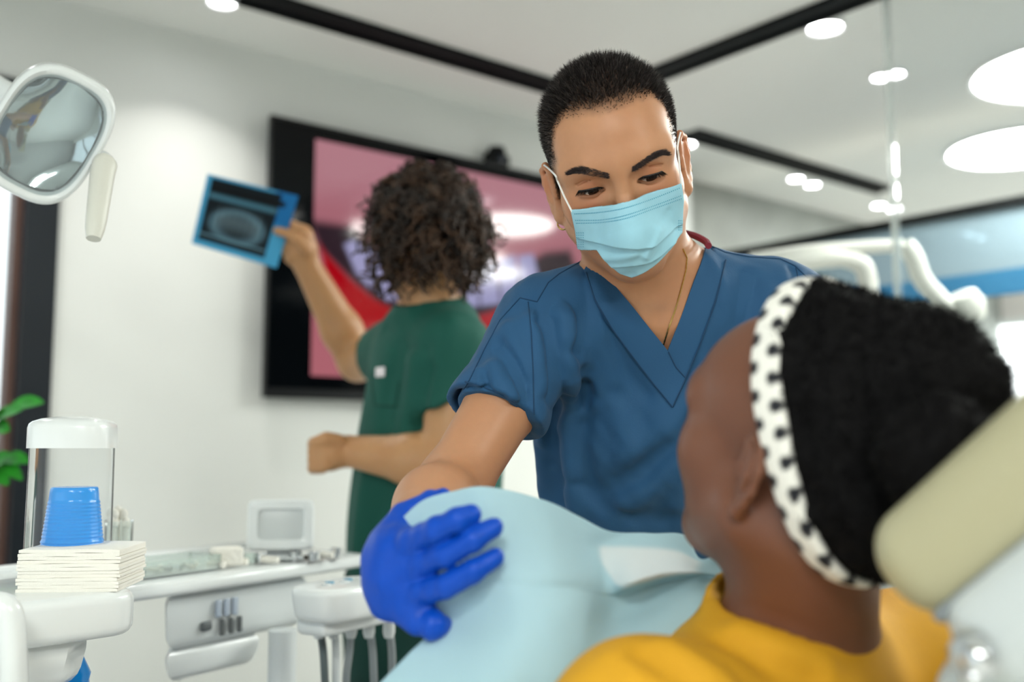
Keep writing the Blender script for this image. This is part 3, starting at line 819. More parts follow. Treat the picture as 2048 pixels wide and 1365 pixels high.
for (x, y, kind) in ((432, 1138, 'roll'), (452, 1134, 'pack'), (478, 1132, 'roll'), (500, 1128, 'cup'), (520, 1126, 'cup'), (540, 1128, 'roll'), (590, 1122, 'cup'), (612, 1121, 'dark'), (628, 1122, 'cup'), (650, 1119, 'roll'), (672, 1116, 'cup')):
    p = tray_xy(x, y)
    if kind == 'roll':
        o = MB().tube([p + np.array([-0.014, 0.004, 0.0062]), p + np.array([-0.005, 0.001, 0.0064]), p + np.array([0.014, -0.003, 0.0062])], [0.0055, 0.0062, 0.0055], 12).build('cotton_roll', M_COTTON)
        nroll += 1; lab, ct = ORD[nroll - 1] + ' white cotton roll from the near end of the tray', 'cotton roll'
    elif kind == 'pack':
        o = MB().box(p + np.array([0, 0, 0.016]), (0.05, 0.03, 0.03), 0.006, Rz(0.4 + 0.1 * k)).build('gauze_pack', M_COTTON)
        lab, ct = 'white gauze pack lying on the tray beside the clear box', 'gauze'
    elif kind == 'cup':
        o = MB().lathe([(0.0005, 0.0), (0.009, 0.0), (0.0115, 0.014 + 0.001 * (k % 4)), (0.0105, 0.014 + 0.001 * (k % 4)), (0.008, 0.002), (0.0005, 0.002)], p, 20, cap=False).build('dappen_dish', M_GLASS if k % 2 else M_CHROME)
        ncp += 1; lab, ct = ORD[ncp - 1] + ' small round dish from the near end of the tray', 'dish'
    else:
        o = MB().tube([p + np.array([-0.016, 0, 0.004]), p + np.array([0.0, 0.004, 0.004]), p + np.array([0.02, 0.008, 0.004])], [0.002, 0.004, 0.002], 8).build('hand_mirror', mat('dark_steel', '4a4440', 0.3, metal=0.6))
        lab, ct = 'small dark instrument lying on the tray below the display', 'instrument'
    k += 1
    tag(o, lab, ct, 'small items on the tray')

# ---------------------------------------------------------------- dental lamp
def plane_pt(x, y, p0, n):
    r = pix(x, y, 1.0) - CAM; return CAM + r * (((p0 - CAM) @ n) / (r @ n))
nL = np.array([0.42, -0.82, -0.36]); nL /= np.linalg.norm(nL)
cL = pix(95, 270, 1.28)
lm = empty('dental_lamp', cL, label='white dental operating lamp with a faceted mirror at the upper left', cat='lamp')
crn = [plane_pt(x, y, cL, nL) for x, y in ((64, 98), (266, 200), (126, 440), (-76, 338))]
def lamp_ring(s, off, p=3.0, n=64, sh=0.0):
    out = []
    for t in np.linspace(0, 2 * math.pi, n, endpoint=False):
        a = np.sign(math.cos(t)) * abs(math.cos(t)) ** (2 / p) * s; c = np.sign(math.sin(t)) * abs(math.sin(t)) ** (2 / p) * s
        u, v = (a + 1) / 2, (c + 1) / 2
        q = (1 - v) * ((1 - u) * crn[0] + u * crn[1]) + v * ((1 - u) * crn[3] + u * crn[2])
        out.append(q + nL * off)
    return out
loft([lamp_ring(0.82, -0.006), lamp_ring(0.86, 0.001), lamp_ring(0.92, 0.004), lamp_ring(0.98, 0.001), lamp_ring(1.0, -0.006), lamp_ring(1.02, -0.03), lamp_ring(1.0, -0.07), lamp_ring(0.9, -0.11), lamp_ring(0.65, -0.135), lamp_ring(0.3, -0.14)]).build('housing', M_UNIT, lm, auto=60)
# faceted concave mirror
nf = 13
g = np.linspace(-0.77, 0.77, nf); V = []
for a in g:
    for c in g:
        k = max(abs(a), abs(c)); 
        x, y = a * math.sqrt(1 - (c / 0.77) ** 2 * 0.36) * 1.06, c * math.sqrt(1 - (a / 0.77) ** 2 * 0.36) * 1.06
        u, v = (x + 1) / 2, (y + 1) / 2
        q = (1 - v) * ((1 - u) * crn[0] + u * crn[1]) + v * ((1 - u) * crn[3] + u * crn[2])
        V.append(q - nL * (0.006 + 0.028 * max(0, 1 - (a * a + c * c) / 1.28)))
V = np.array(V)
i2 = np.arange(nf * nf).reshape(nf, nf)
Fq = np.stack([i2[:-1, :-1], i2[1:, :-1], i2[1:, 1:], i2[:-1, 1:]], -1).reshape(-1, 4)
link('mirror', npmesh('mirror', V, Fq, False), mat('lamp_mirror', 'c9d2d4', 0.08, metal=1.0), lm)
loft([lamp_ring(0.86, 0.0012), lamp_ring(0.02, 0.0035)], cap1=True).build('cover_glass', glass_mat('lamp_cover', 'eef4f5', 'c2ccd0', 0.22, 0.05, 0.12), lm)
hA, hB = pix(207, 338, 1.3), pix(187, 478, 1.26)
MB().tube(crom([pix(216, 322, 1.31), hA, (hA * 0.5 + hB * 0.5), hB], 12), [0.010, 0.0145, 0.0155, 0.0158, 0.0155, 0.015, 0.0145, 0.014, 0.0135, 0.013, 0.012, 0.009], 18).build('handle', mat('handle_ivory', 'dad9cf', 0.4), lm)
MB().tube(crom([pix(175, 320, 1.36), pix(198, 318, 1.34), pix(214, 330, 1.32)], 8), 0.013, 14).build('handle_joint', M_UNIT, lm)
MB().box(pix(195, 367, 1.285) , (0.012, 0.006, 0.012), 0.002, Rz(0.3)).build('handle_emblem', mat('emblem', 'bdbcae', 0.5), lm)
MB().tube(crom([cL - nL * 0.095, cL - nL * 0.14, cL - nL * 0.17 + np.array([-0.12, 0.05, 0.08]), np.array([-1.15, 1.45, 1.95]), np.array([-1.2, 1.5, CEIL])], 24), 0.02, 16).build('arm', M_UNIT, lm)

# ---------------------------------------------------------------- plant by the window
pl = empty('potted_plant', (-1.36, 2.02, 0), label='green leafy potted plant by the window', cat='plant')
MB().lathe([(0.13, 0), (0.17, 0.3), (0.175, 0.34), (0.155, 0.34), (0.15, 0.3)], (-1.36, 2.02, 0), 32).build('pot', mat('pot_white', 'd8d6d0', 0.5), pl)
MB().lathe([(0.151, 0.31), (0.001, 0.32)], (-1.36, 2.02, 0), 32, cap=False).build('soil', mat('soil', '3a2c22', 0.95), pl)
M_LEAF = mat('leaf_green', '2f9a2b', 0.4, noise=0.4, nscale=30)
def leaf(base, tip, w, bend=0.02):
    base = np.array(base); tip = np.array(tip); t = tip - base; L = np.linalg.norm(t); t /= L
    side = np.cross(t, (0, -0.8, 0.6)); side /= np.linalg.norm(side); nn = np.cross(side, t)
    V = []; n = 9
    for i in range(n):
        s = i / (n - 1); ww = w * math.sin(math.pi * (s * 0.93 + 0.035)) ** 0.8
        m = base + t * L * s - np.array([0, 0, bend]) * s * s
        V += [m - side * ww + nn * ww * 0.25, m, m + side * ww + nn * ww * 0.25]
    V = np.array(V); V2 = V - nn * 0.001
    F = [[3 * i + j, 3 * i + j + 1, 3 * i + j + 4, 3 * i + j + 3] for i in range(n - 1) for j in (0, 1)]
    MB().add(np.vstack([V, V2]), F + [[a + 3 * n for a in f][::-1] for f in F]).build('leaf', M_LEAF, pl)
d = 2.05
for (pts, lv) in (([(-90, 1200), (-60, 1000), (-10, 840), (20, 815)], [((15, 818), (88, 786), .018), ((-10, 840), (45, 800), .016), ((-15, 860), (20, 842), .02), ((-40, 900), (-5, 790), .02)]),
                  ([(-90, 1200), (-70, 1050), (-20, 935), (20, 915)], [((5, 920), (60, 905), .017), ((-5, 925), (45, 940), .016), ((-25, 938), (18, 950), .02), ((-30, 945), (25, 890), .02)])):
    P3 = [np.array([-1.36, 2.02, 0.3])] + [pix(x, y, d) for x, y in pts]
    MB().tube(crom(P3, 24), 0.005, 8).build('stem', mat('stem_green', '3d7a2a', 0.5), pl)
    for (a, c, w) in lv: leaf(pix(*a, d), pix(*c, d - 0.03), w)
# ---------------------------------------------------------------- person in blue scrubs
def cat_mesh(parts):
    V = []; F = []; C = []; n = 0
    for v, f, c in parts:
        V.append(v); F.append(f + n); C.append(c); n += len(v)
    return np.vstack(V), np.vstack(F), np.vstack(C)
def noise3(P, s, seed=0):
    """cheap smooth pseudo noise in -1..1"""
    r = np.random.RandomState(seed); o = np.zeros(len(P))
    for k in range(5):
        w = r.normal(size=3); w /= np.linalg.norm(w); o += np.sin(P @ w * s * (0.7 + 0.25 * k) + r.uniform(0, 6.28))
    return o / 3.0
def blades(B, Nn, T, L, wd, seed=0):
    """one thin triangle per hair: base points, surface normals, lean direction, lengths"""
    r = np.random.RandomState(seed); n = len(B)
    dirv = Nn + T; dirv /= np.linalg.norm(dirv, axis=1)[:, None]
    side = np.cross(dirv, r.normal(size=(n, 3))); side /= np.linalg.norm(side, axis=1)[:, None]
    V = np.empty((n, 3, 3)); V[:, 0] = B - side * wd; V[:, 1] = B + side * wd; V[:, 2] = B + dirv * L[:, None]
    return V.reshape(-1, 3), np.arange(3 * n).reshape(n, 3)
def dots_on(f, pts, r, off, n=5):
    """small flat discs lying on surface f at photo pixels"""
    P = cast(f, pts); G = sdf_grad(f, P, 0.001); b = MB()
    for p, g in zip(P, G):
        a = np.cross(g, (0, 0, 1)); a /= np.linalg.norm(a) + 1e-9; c = np.cross(g, a); q = p + g * off
        b.add([q + r * (math.cos(t) * a + math.sin(t) * c) for t in np.linspace(0, 6.283, n, endpoint=False)], [list(range(n))])
    return b
def tube_on(f, pts, r, off=0.0, n=6, step=8):
    P = cast(f, dense(pts, step), off)
    return MB().tube(P, r, n)

M_SKIN = mat('skin_warm', 'd9a27c', 0.42, sss=0.12, attr='Col', noise=0.06, nscale=120, bump=0.03, bscale=500)
den = empty('person', pix(1325, 1000, 1.33) * np.array([1, 1, 0]), label='standing person with a buzz cut, blue scrubs and blue face mask holding up a bib', cat='person')
HC_ = pix(1236, 356, 1.17)
HR = Rz(math.radians(-1.0)) @ Rx(math.radians(32)) @ Ry(math.radians(-13.5))
HS = 1.0
def hl(p): return HC_ + HR @ (np.array(p, float) * HS)
def ear(q, s):
    x = q[:, 0] * s
    o = np.stack([x, q[:, 1], q[:, 2]], 1)
    pts = [(0, 0.010), (0.003, 0.026), (0.014, 0.033), (0.025, 0.025), (0.027, 0.008), (0.021, -0.010), (0.012, -0.022), (0.003, -0.030), (0.0, -0.022)]
    c3 = [(0.0745 + 0.42 * a, 0.006 + a * 0.9, z - 0.004) for a, z in pts]
    d = sd_chain(o, c3, [.0035, .0036, .0038, .0038, .0036, .0035, .004, .0055, .003], 0.003)
    pl_ = sd_rc(o, (0.078, 0.016, 0.012), (0.0765, 0.011, -0.018), 0.009, 0.006) 
    pl_ = np.maximum(pl_, np.abs((o[:, 0] - 0.0755) - 0.42 * (o[:, 1] - 0.006)) - 0.0022)
    d = smin(d, pl_, 0.004)
    anti = sd_chain(o, [(0.084, 0.022, 0.014), (0.085, 0.02, 0.0), (0.081, 0.014, -0.014)], [.003, .0035, .003])
    d = smin(d, anti, 0.004)
    return smin(d, sd_rc(o, (0.0745, 0.004, 0.002), (0.0745, 0.004, -0.004), .0045, .004), 0.004)
EYE = (0.032, -0.0775, 0.0255)
SL = math.radians(-27)
def head_core(q, jaw=True):
    d = sd_el(q, (0, .008, .05), (.0755, .097, .085))
    d = smin(d, sd_el(q, (0, -.045, .047), (.059, .052, .058)), .03)
    d = smin(d, sd_el(q, (0, -.042, -.028), (.058, .054, .06)), .03)
    for s in (-1, 1):
        d = smin(d, sd_rc(q, (s * .05, -.005, -.045), (s * .012, -.066, -.078), .02, .017), .03)
    for s in (-1, 1): d = smin(d, sd_el(q, (s * .040, -.060, -.004), (.024, .022, .024)), .03)
    return smin(d, sd_el(q, (0, -.072, -.08), (.022, .018, .017)), .02)
def head_sdf(q, ears=True):
    d = head_core(q)
    for s in (-1, 1):
        d = smin(d, sd_chain(q, [(s * .006, -.089, .044), (s * .03, -.0895, .047), (s * .053, -.072, .042)], [.008, .009, .008]), .02)
    d = smin(d, sd_chain(q, [(0, -.093, .038), (0, -.1, .012), (0, -.116, -.02)], [.0065, .0075, .0115]), .014)
    for s in (-1, 1):
        d = smax(d, -sd_el(q, (s * .033, -.1015, .0245), (.0195, .0125, .0115)), .012)
        d = smin(d, np.sqrt(((q - np.array([s * EYE[0], EYE[1], EYE[2]], np.float32)) ** 2).sum(1)) - .0142, .006)
        # lid crease
        t = np.linspace(-1, 1, 7)
        cr_ = [(s * EYE[0] + .0135 * a, EYE[1] - .0142 * math.cos(.62) * math.sqrt(max(.1, 1 - .62 * a * a)), EYE[2] + .0142 * math.sin(.62) - .0035 * a * a) for a in t]
        d = smax(d, -(seg_dist(q, cr_) - .0006), .004)
        # under-eye fold
        cr2 = [(s * EYE[0] + .014 * a, EYE[1] - .0135 * math.cos(1.0) * math.sqrt(max(.1, 1 - .5 * a * a)) - .003, EYE[2] - .0135 * math.sin(1.05) + .003 * a * a) for a in t]
        d = smax(d, -(seg_dist(q, cr2) - .0009), .004)
        # opening
        o = np.array([s * EYE[0], EYE[1] - .0135 * math.cos(SL), EYE[2] + .0135 * math.sin(SL)], np.float32)
        d = smax(d, -sd_el(q, o, (.0150, .0062, .0042), Rx(SL * 0.4)), .001)
    i = np.nonzero(np.abs(q[:, 0]) > .06)[0]
    if ears and len(i):
        e = d[i]
        for s in (-1, 1): e = smin(e, ear(q[i], s), .004)
        d[i] = e
    return d
JL, NB, JR = pix(1098, 655, 1.215), pix(1318, 612, 1.245), pix(1552, 622, 1.27)
EL, WL = pix(905, 975, 1.085), pix(808, 1092, .915)
ER, WR = pix(1660, 900, 1.2), pix(1700, 1060, 1.02)
C1, C2 = pix(1330, 780, 1.295), pix(1318, 1050, 1.345)
NK0 = hl((0, .018, -.045))
NOTCH = pix(1316, 640, 1.185)
def den_body(P):
    q = ((P - HC_.astype(np.float32)) @ HR.astype(np.float32)) / HS
    d = culled(q, (0, -.01, .02), .2, head_sdf)
    nk = sd_chain(P, [NK0, NB], [.051, .056])
    for s in (-1, 1):
        nk = smin(nk, sd_rc(P, hl((s * .058, .02, -.03)), NOTCH + np.array([s * .014, .006, .0]), .012, .008), .02)
    nk = smax(nk, -(np.sqrt(((P - NOTCH.astype(np.float32)) ** 2).sum(1)) - .010), .012)
    d = smin(d, nk, .03)
    t = sd_el(P, C1, (.160, .098, .175))
    t = smin(t, sd_el(P, C2, (.135, .095, .2)), .08)
    t = smin(t, sd_chain(P, [JL, NB + np.array([-.03, 0, -.01]), NB + np.array([.03, 0, -.01]), JR], [.048, .055, .055, .046]), .05)
    t = smin(t, sd_chain(P, [(NK0 + NB) / 2, JL], [.036, .03]), .04)
    t = smin(t, sd_chain(P, [(NK0 + NB) / 2, JR], [.036, .03]), .04)
    d = smin(d, t, .03)
    m1 = JL * .55 + EL * .45; m2 = EL * .62 + WL * .38
    a = sd_chain(P, [JL, m1, EL, m2, WL], [.048, .042, .037, .040, .027], .02)
    b = sd_chain(P, [JR, JR * .5 + ER * .5, ER, ER * .6 + WR * .4, WR], [.047, .043, .036, .038, .026], .02)
    d = smin(d, a, .04); d = smin(d, b, .04)
    def hand_r(P):
        hn = sd_rc(P, WR, WR + np.array([-.03, -.05, -.02]), .026, .03)
        for k in range(4):
            o = WR + np.array([-.03 + .006 * k, -.06, .012 - .019 * k])
            hn = smin(hn, sd_chain(P, [o, o + np.array([-.03, -.03, -.002]), o + np.array([-.055, -.035, -.01])], [.0105, .0095, .008]), .006)
        o = WR + np.array([-.005, -.03, .03]); hn = smin(hn, sd_chain(P, [o, o + np.array([-.02, -.035, .014]), o + np.array([-.045, -.045, .012])], [.013, .0105, .009]), .01)
        return hn
    return smin(d, culled(P, WR + np.array([-.03, -.05, 0]), .16, hand_r), .015)
def head_only(P): return head_sdf(((P - HC_.astype(np.float32)) @ HR.astype(np.float32)) / HS)
# hairline: photo pixels cast on the skull, kept as height over azimuth in head coordinates
HLP = [(1118, 330), (1112, 300), (1112, 262), (1128, 240), (1165, 234), (1200, 231), (1240, 220), (1275, 206), (1306, 196), (1326, 214), (1337, 250), (1342, 285)]
hp = (cast(head_only, HLP) - HC_) @ HR
hphi = np.arctan2(hp[:, 0], -hp[:, 1])
BARE = [(a * .08, z) for a, z in zip(hphi, hp[:, 2])] + [(1.30 * .08, .012), (1.42 * .08, -.004), (1.5 * .08, -.02), (1.6 * .08, -.12), (-1.6 * .08, -.12), (-1.5 * .08, -.02), (-1.42 * .08, -.004), (-1.30 * .08, .012)]
def hair_w(q):
    """0 on bare skin, 1 in full hair (head coordinates)"""
    phi = np.arctan2(q[:, 0], -q[:, 1])
    sd = poly_sd(phi * .08, q[:, 2], BARE) + .0012 * noise3(q, 500, 21)
    w = np.clip(sd / .016 + .10, 0, 1)
    w *= np.clip((q[:, 2] + .055) / .01, 0, 1)
    ph = np.abs(phi)
    w[(ph > 1.38) & (ph < 2.2) & (q[:, 2] < .034) & (np.abs(q[:, 0]) > .0735)] = 0
    w[(ph > 1.55) & (ph < 2.0) & (q[:, 2] < -.01)] = 0
    return w
def skin_cols(P, base, q=None):
    c = np.tile(np.array(lin(base)), (len(P), 1))
    n = noise3(P, 60, 3)[:, None]
    c = c * (1 + .05 * n * np.array([.6, 1, 1.2]))
    if q is not None:
        for s in (-1, 1):
            for cen, r, tint in (((s * .045, -.08, -.008), .022, (1.02, .82, .78)), ((s * .034, -.092, .026), .012, (.95, .78, .74)), ((s * .034, -.092, .002), .010, (.93, .8, .8)), ((s * .085, .02, .01), .025, (1.04, .86, .8))):
                w = np.exp(-((q - np.array(cen)) ** 2).sum(1) / r ** 2)[:, None]
                c = c * (1 + w * (np.array(tint) - 1))
        w = np.exp(-((q - np.array((0, -.118, -.02))) ** 2).sum(1) / .02 ** 2)[:, None]; c *= 1 + w * (np.array((1.03, .85, .8)) - 1)
        hw = hair_w(q)[:, None] * .88
        c = c * (1 - hw) + np.array(lin('2a2422')) * hw
    return np.clip(c, 0, 1)
SK = 'bf8a66'
blo, bhi = HC_ + np.array([-.125, -.16, -.155]), HC_ + np.array([.125, .14, .17])
v1, f1 = sdf_arrays(den_body, blo, bhi, .0013)
q1 = (v1 - HC_) @ HR / HS
v2, f2 = sdf_arrays(den_body, (min(WL[0], EL[0]) - .05, WR[1] - .14, C2[2] - .23), (max(ER[0], WR[0]) + .07, 1.5, HC_[2] + .2), .004)
ins = ((v2 > blo + .006) & (v2 < bhi - .006)).all(1)
kf = ~ins[f2].all(1)
V, F, C = cat_mesh([(v1, f1, skin_cols(v1, SK, q1)), (v2, f2[kf], skin_cols(v2, SK))])
link('body', npmesh('body', V, F, True, C), M_SKIN, den)

# eyes
M_EYEW = mat('eye_white', 'e6ddd6', 0.15); M_IRIS = mat('iris_dark', '1b100b', 0.08)
for s in (-1, 1):
    c = hl((s * EYE[0], EYE[1], EYE[2]))
    ax = HR @ np.array([0.12, -math.cos(SL - .12), math.sin(SL - .12)])
    pr = [(max(1e-4, .0134 * math.sin(a)), .0134 * math.cos(a)) for a in np.linspace(math.pi, .42, 14)]
    e = MB().lathe(pr, c, 24, axis=ax, cap=False).build('eye', M_EYEW, den)
    pr = [(max(1e-4, .01355 * math.sin(a)), .01355 * math.cos(a)) for a in np.linspace(.47, .001, 7)]
    MB().lathe(pr, c, 24, axis=ax, cap=False).build('iris', M_IRIS, e)
# lashes
M_LASH = mat('lash_black', '0c0908', 0.5)
def den_surf(P): return head_only(P)
for s in (-1, 1):
    B = []; Dv = []; rs = np.random.RandomState(5)
    for a in np.linspace(-1, 1, 90):
        for row in range(2):
            x = s * EYE[0] + .0142 * a
            up = .0043 * math.sqrt(max(0, 1 - a * a)) + .0004
            ph = SL + math.asin(min(.9, up / .0135)) 
            rad = .0143 * math.sqrt(max(.12, 1 - .75 * a * a))
            B.append(hl((x, EYE[1] - rad * math.cos(ph), EYE[2] + rad * math.sin(ph))))
            out = .75 * a * (1 if a * s > 0 else .4)
            Dv.append(HR @ np.array([out + rs.normal(0, .12), -1.0, -.55 + rs.normal(0, .1)]))
    B = np.array(B); Dv = np.array(Dv)
    L = .0058 + .0040 * np.clip(np.linspace(-1, 1, 90).repeat(2) * s, 0, 1)
    v, f = blades(B, Dv, np.zeros_like(Dv), L, .00042, 7)
    lo_ = MB(); lo_.add(v, f.tolist())
    arc = []
    for a in np.linspace(-1, 1, 25):
        ph = SL + math.asin(.0042 * math.sqrt(max(0, 1 - a * a)) / .0135); rad = .0141 * math.sqrt(max(.12, 1 - .75 * a * a))
        arc.append(hl((s * EYE[0] + .0142 * a, EYE[1] - rad * math.cos(ph), EYE[2] + rad * math.sin(ph))))
    lo_.tube(arc, .0013, 6)
    tag(lo_.build('eyelashes', M_LASH, den), kind='stuff')
# brows
M_BROW = mat('brow_hair', '3a2f2e', 0.7)
for (pts, wds) in (([(1138, 349), (1152, 343), (1170, 342), (1196, 347), (1221, 353)], (2, 5, 6.5, 6.5, 5)), ([(1262, 340), (1284, 325), (1306, 312), (1322, 306), (1334, 310)], (5.5, 6.5, 6, 5, 2))):
    rs = np.random.RandomState(11); ctr = crom([(*p, w) for p, w in zip(pts, wds)], 1400)
    left = pts[0][0] < 1240
    px = np.stack([ctr[:, 0], ctr[:, 1] + ctr[:, 2] * rs.uniform(-1, 1, len(ctr))], 1)
    B = cast(den_surf, px); G = sdf_grad(den_surf, B, .001)
    tg = np.gradient(ctr[:, :2], axis=0); dx = (-1 if left else 1)
    T = np.stack([dx * np.ones(len(B)), np.zeros(len(B)), .35 + rs.normal(0, .25, len(B))], 1)
    v, f = blades(B - G * .0005, G * .35, T, rs.uniform(.004, .0070, len(B)), .00036, 3)
    tag(link('eyebrow', npmesh('eyebrow', v, f, False), M_BROW, den), kind='stuff')
# buzz cut
rs = np.random.RandomState(2)
tri = f1[rs.randint(0, len(f1), 90000)]
w4 = rs.dirichlet((1, 1, 1, 1), len(tri))
B = np.einsum('ij,ijk->ik', w4, v1[tri]); qb = (B - HC_) @ HR / HS
hw = hair_w(qb); keep = rs.uniform(size=len(B)) < hw ** 1.3
B = B[keep]; qb = qb[keep]; hw = hw[keep]
G = sdf_grad(den_body, B, .002)
L = (.0022 + .0115 * np.clip((qb[:, 2] - .045) / .05, 0, 1)) * hw * rs.uniform(.6, 1.1, len(B))
fr = HR @ np.array([0, -.5, .25])
T = fr * np.clip((qb[:, 2:3] - .06) / .05, 0, 1) * .9 + HR @ np.array([0, .2, -.5]) * np.clip((.06 - qb[:, 2:3]) / .06, 0, 1) + rs.normal(0, .35, (len(B), 3))
v, f = blades(B - G * .0005, G, T, L, .0005, 1)
t_ = (rs.uniform(size=len(B)) ** 2.2)[:, None]
hc = (np.array(lin('171415')) * (1 - t_) + np.array(lin('5c5450')) * t_).repeat(3, 0)
M_BUZZ = mat('buzz_hair', '262223', 0.45, spec=0.5, attr='Col')
tag(link('hair', npmesh('hair', v, f, False, hc), M_BUZZ, den), kind='stuff')

# ---- scrub top
SLV = pix(986, 826, 1.147)         # middle of the left cuff
sdir = EL - JL; sdir /= np.linalg.norm(sdir)
SRV = JR * .45 + ER * .55; rdir = ER - JR; rdir /= np.linalg.norm(rdir)
C1s, C2s = C1, C2
CUFF_N = sdir * .96 + np.array([.10, 0, -.1]); CUFF_N /= np.linalg.norm(CUFF_N)
def scrub0(P, hollow=False):
    t = sd_el(P, C1, (.170, .112, .185))
    t = smin(t, sd_el(P, C2, (.158, .122, .26)), .09)
    t = smin(t, sd_chain(P, [JL, NB + np.array([-.03, .004, -.012]), NB + np.array([.03, .004, -.012]), JR], [.054, .06, .06, .05]), .06)
    t = smin(t, sd_chain(P, [(NK0 * .35 + NB * .65), JL], [.042, .040]), .04)
    t = smin(t, sd_chain(P, [(NK0 * .35 + NB * .65), JR], [.042, .040]), .04)
    a = sd_chain(P, [JL, JL * .6 + SLV * .4, SLV, SLV + sdir * .05], [.056, .056, .053, .052], .02)
    b = sd_chain(P, [JR, SRV, SRV + rdir * .06], [.054, .056, .058])
    pl_ = (P - SLV.astype(np.float32)) @ CUFF_N.astype(np.float32)
    a = smax(a, pl_, .002)
    if hollow: a = smax(a, -np.maximum(sd_chain(P, [JL, SLV, SLV + sdir * .08], [.051, .0485, .0485]), -.035 - pl_), .002)
    b = np.maximum(b, (P - (SRV + rdir * .03).astype(np.float32)) @ rdir.astype(np.float32))
    t = smin(t, a, .035)
    return smin(t, b, .045)
FD = Folds()
def add_fold(pts, amp, w): FD.add(scrub0, pts, amp * 1.5, w)
# drape from the shoulder and under the arm, creases of the sleeve, diagonal pulls over the belly
add_fold([(1068, 640), (1080, 740), (1076, 850), (1092, 1000)], .007, .013)
add_fold([(1095, 650), (1108, 760), (1106, 880), (1122, 1010)], -.009, .012)
add_fold([(1132, 640), (1150, 740), (1140, 860), (1150, 1010)], .010, .015)
add_fold([(1150, 700), (1168, 800), (1160, 900), (1185, 985)], -.008, .013)
add_fold([(1148, 575), (1160, 640), (1152, 700)], -.006, .010)
add_fold([(1190, 560), (1205, 650), (1215, 760)], .004, .014)
add_fold([(1110, 560), (1090, 600), (1078, 640)], -.005, .009)
add_fold([(1000, 690), (1030, 740), (1052, 800)], -.005, .008)
add_fold([(985, 735), (1015, 780), (1046, 828)], .006, .009)
add_fold([(1018, 655), (1040, 700), (1058, 745)], .005, .009)
add_fold([(975, 780), (1010, 812), (1036, 838)], -.004, .007)
add_fold([(1400, 780), (1330, 860), (1250, 915)], .005, .016)
add_fold([(1400, 830), (1320, 910), (1215, 985)], -.005, .014)
add_fold([(1390, 900), (1310, 975), (1235, 1020)], .006, .014)
add_fold([(1265, 790), (1290, 870), (1285, 960)], -.003, .016)
add_fold([(1205, 1010), (1260, 1035), (1330, 1040)], -.006, .010)
add_fold([(1420, 520), (1440, 560), (1448, 600)], .003, .008)
add_fold([(1500, 560), (1480, 640), (1440, 700)], -.004, .012)
add_fold([(1545, 590), (1540, 660), (1500, 740)], .005, .012)
add_fold([(1590, 540), (1600, 580), (1618, 630)], -.005, .008)
for k_ in range(7):
    x = 955 + 17 * k_
    add_fold([(x, 742 + 6 * k_), (x + 6, 768 + 6 * k_), (x + 8, 800 + 6 * k_)], .0018 * (-1) ** k_, .006)
add_fold([(1080, 800), (1120, 800), (1170, 770)], -.004, .008)
add_fold([(1078, 860), (1130, 850), (1190, 810)], .004, .009)
add_fold([(1215, 640), (1240, 720), (1290, 790)], -.003, .010)
add_fold([(1180, 760), (1230, 830), (1260, 900)], .004, .013)
add_fold([(1350, 860), (1365, 930), (1350, 1010)], .004, .012)
add_fold([(1100, 930), (1130, 960), (1180, 975)], -.005, .009)
vneck = [(1190, 505), (1191, 516), (1225, 566), (1262, 612), (1300, 660), (1337, 704), (1360, 640), (1385, 570), (1405, 520), (1417, 486)]
vp = cast(scrub0, vneck)
VPOLY = [(p[0], p[2]) for p in vp] + [(vp[-1][0] + .0, vp[-1][2] + .12), (vp[0][0], vp[0][2] + .12)]
HEM = C2[2] - .2
def under(P):
    t = sd_el(P, C1, (.160, .098, .175)) 
    t = smin(t, sd_chain(P, [JL, NB + np.array([-.03, 0, -.01]), NB + np.array([.03, 0, -.01]), JR], [.048, .055, .055, .046]), .05)
    for J in (JL, JR): t = smin(t, sd_chain(P, [(NK0 + NB) / 2, J], [.036, .03]), .04)
    a = sd_chain(P, [JL, JL * .4 + EL * .6], [.051, .0445])
    a = np.maximum(a, (P - SLV.astype(np.float32)) @ CUFF_N.astype(np.float32))
    return smin(t, a, .04) - .004
def scrub(P):
    d = np.minimum(scrub0(P, True) - FD(P), under(P)) + .0017 * noise3(P * np.array([1, 1, .4], np.float32), 85, 31) + .0007 * noise3(P, 190, 33)
    w = np.maximum(poly_sd(P[:, 0], P[:, 2], VPOLY), P[:, 1] - (NB[1] - .01))
    d = smax(d, -w, .004)
    d = smax(d, -sd_chain(P, [NK0, NB + np.array([0, -.006, .045])], [.062, .066]), .006)
    return np.maximum(d, HEM - P[:, 2])
V, F = sdf_arrays(scrub, (C1[0] - .36, .98, HEM - .02), (C1[0] + .36, 1.52, HC_[2]), .0029)
M_SCRUB = mat('blue_scrub_cotton', '1d5079', 0.75, sheen=0.05, noise=0.08, nscale=14, bump=0.06, bscale=420)
top = link('scrub_top', npmesh('scrub_top', V, F), M_SCRUB, den)
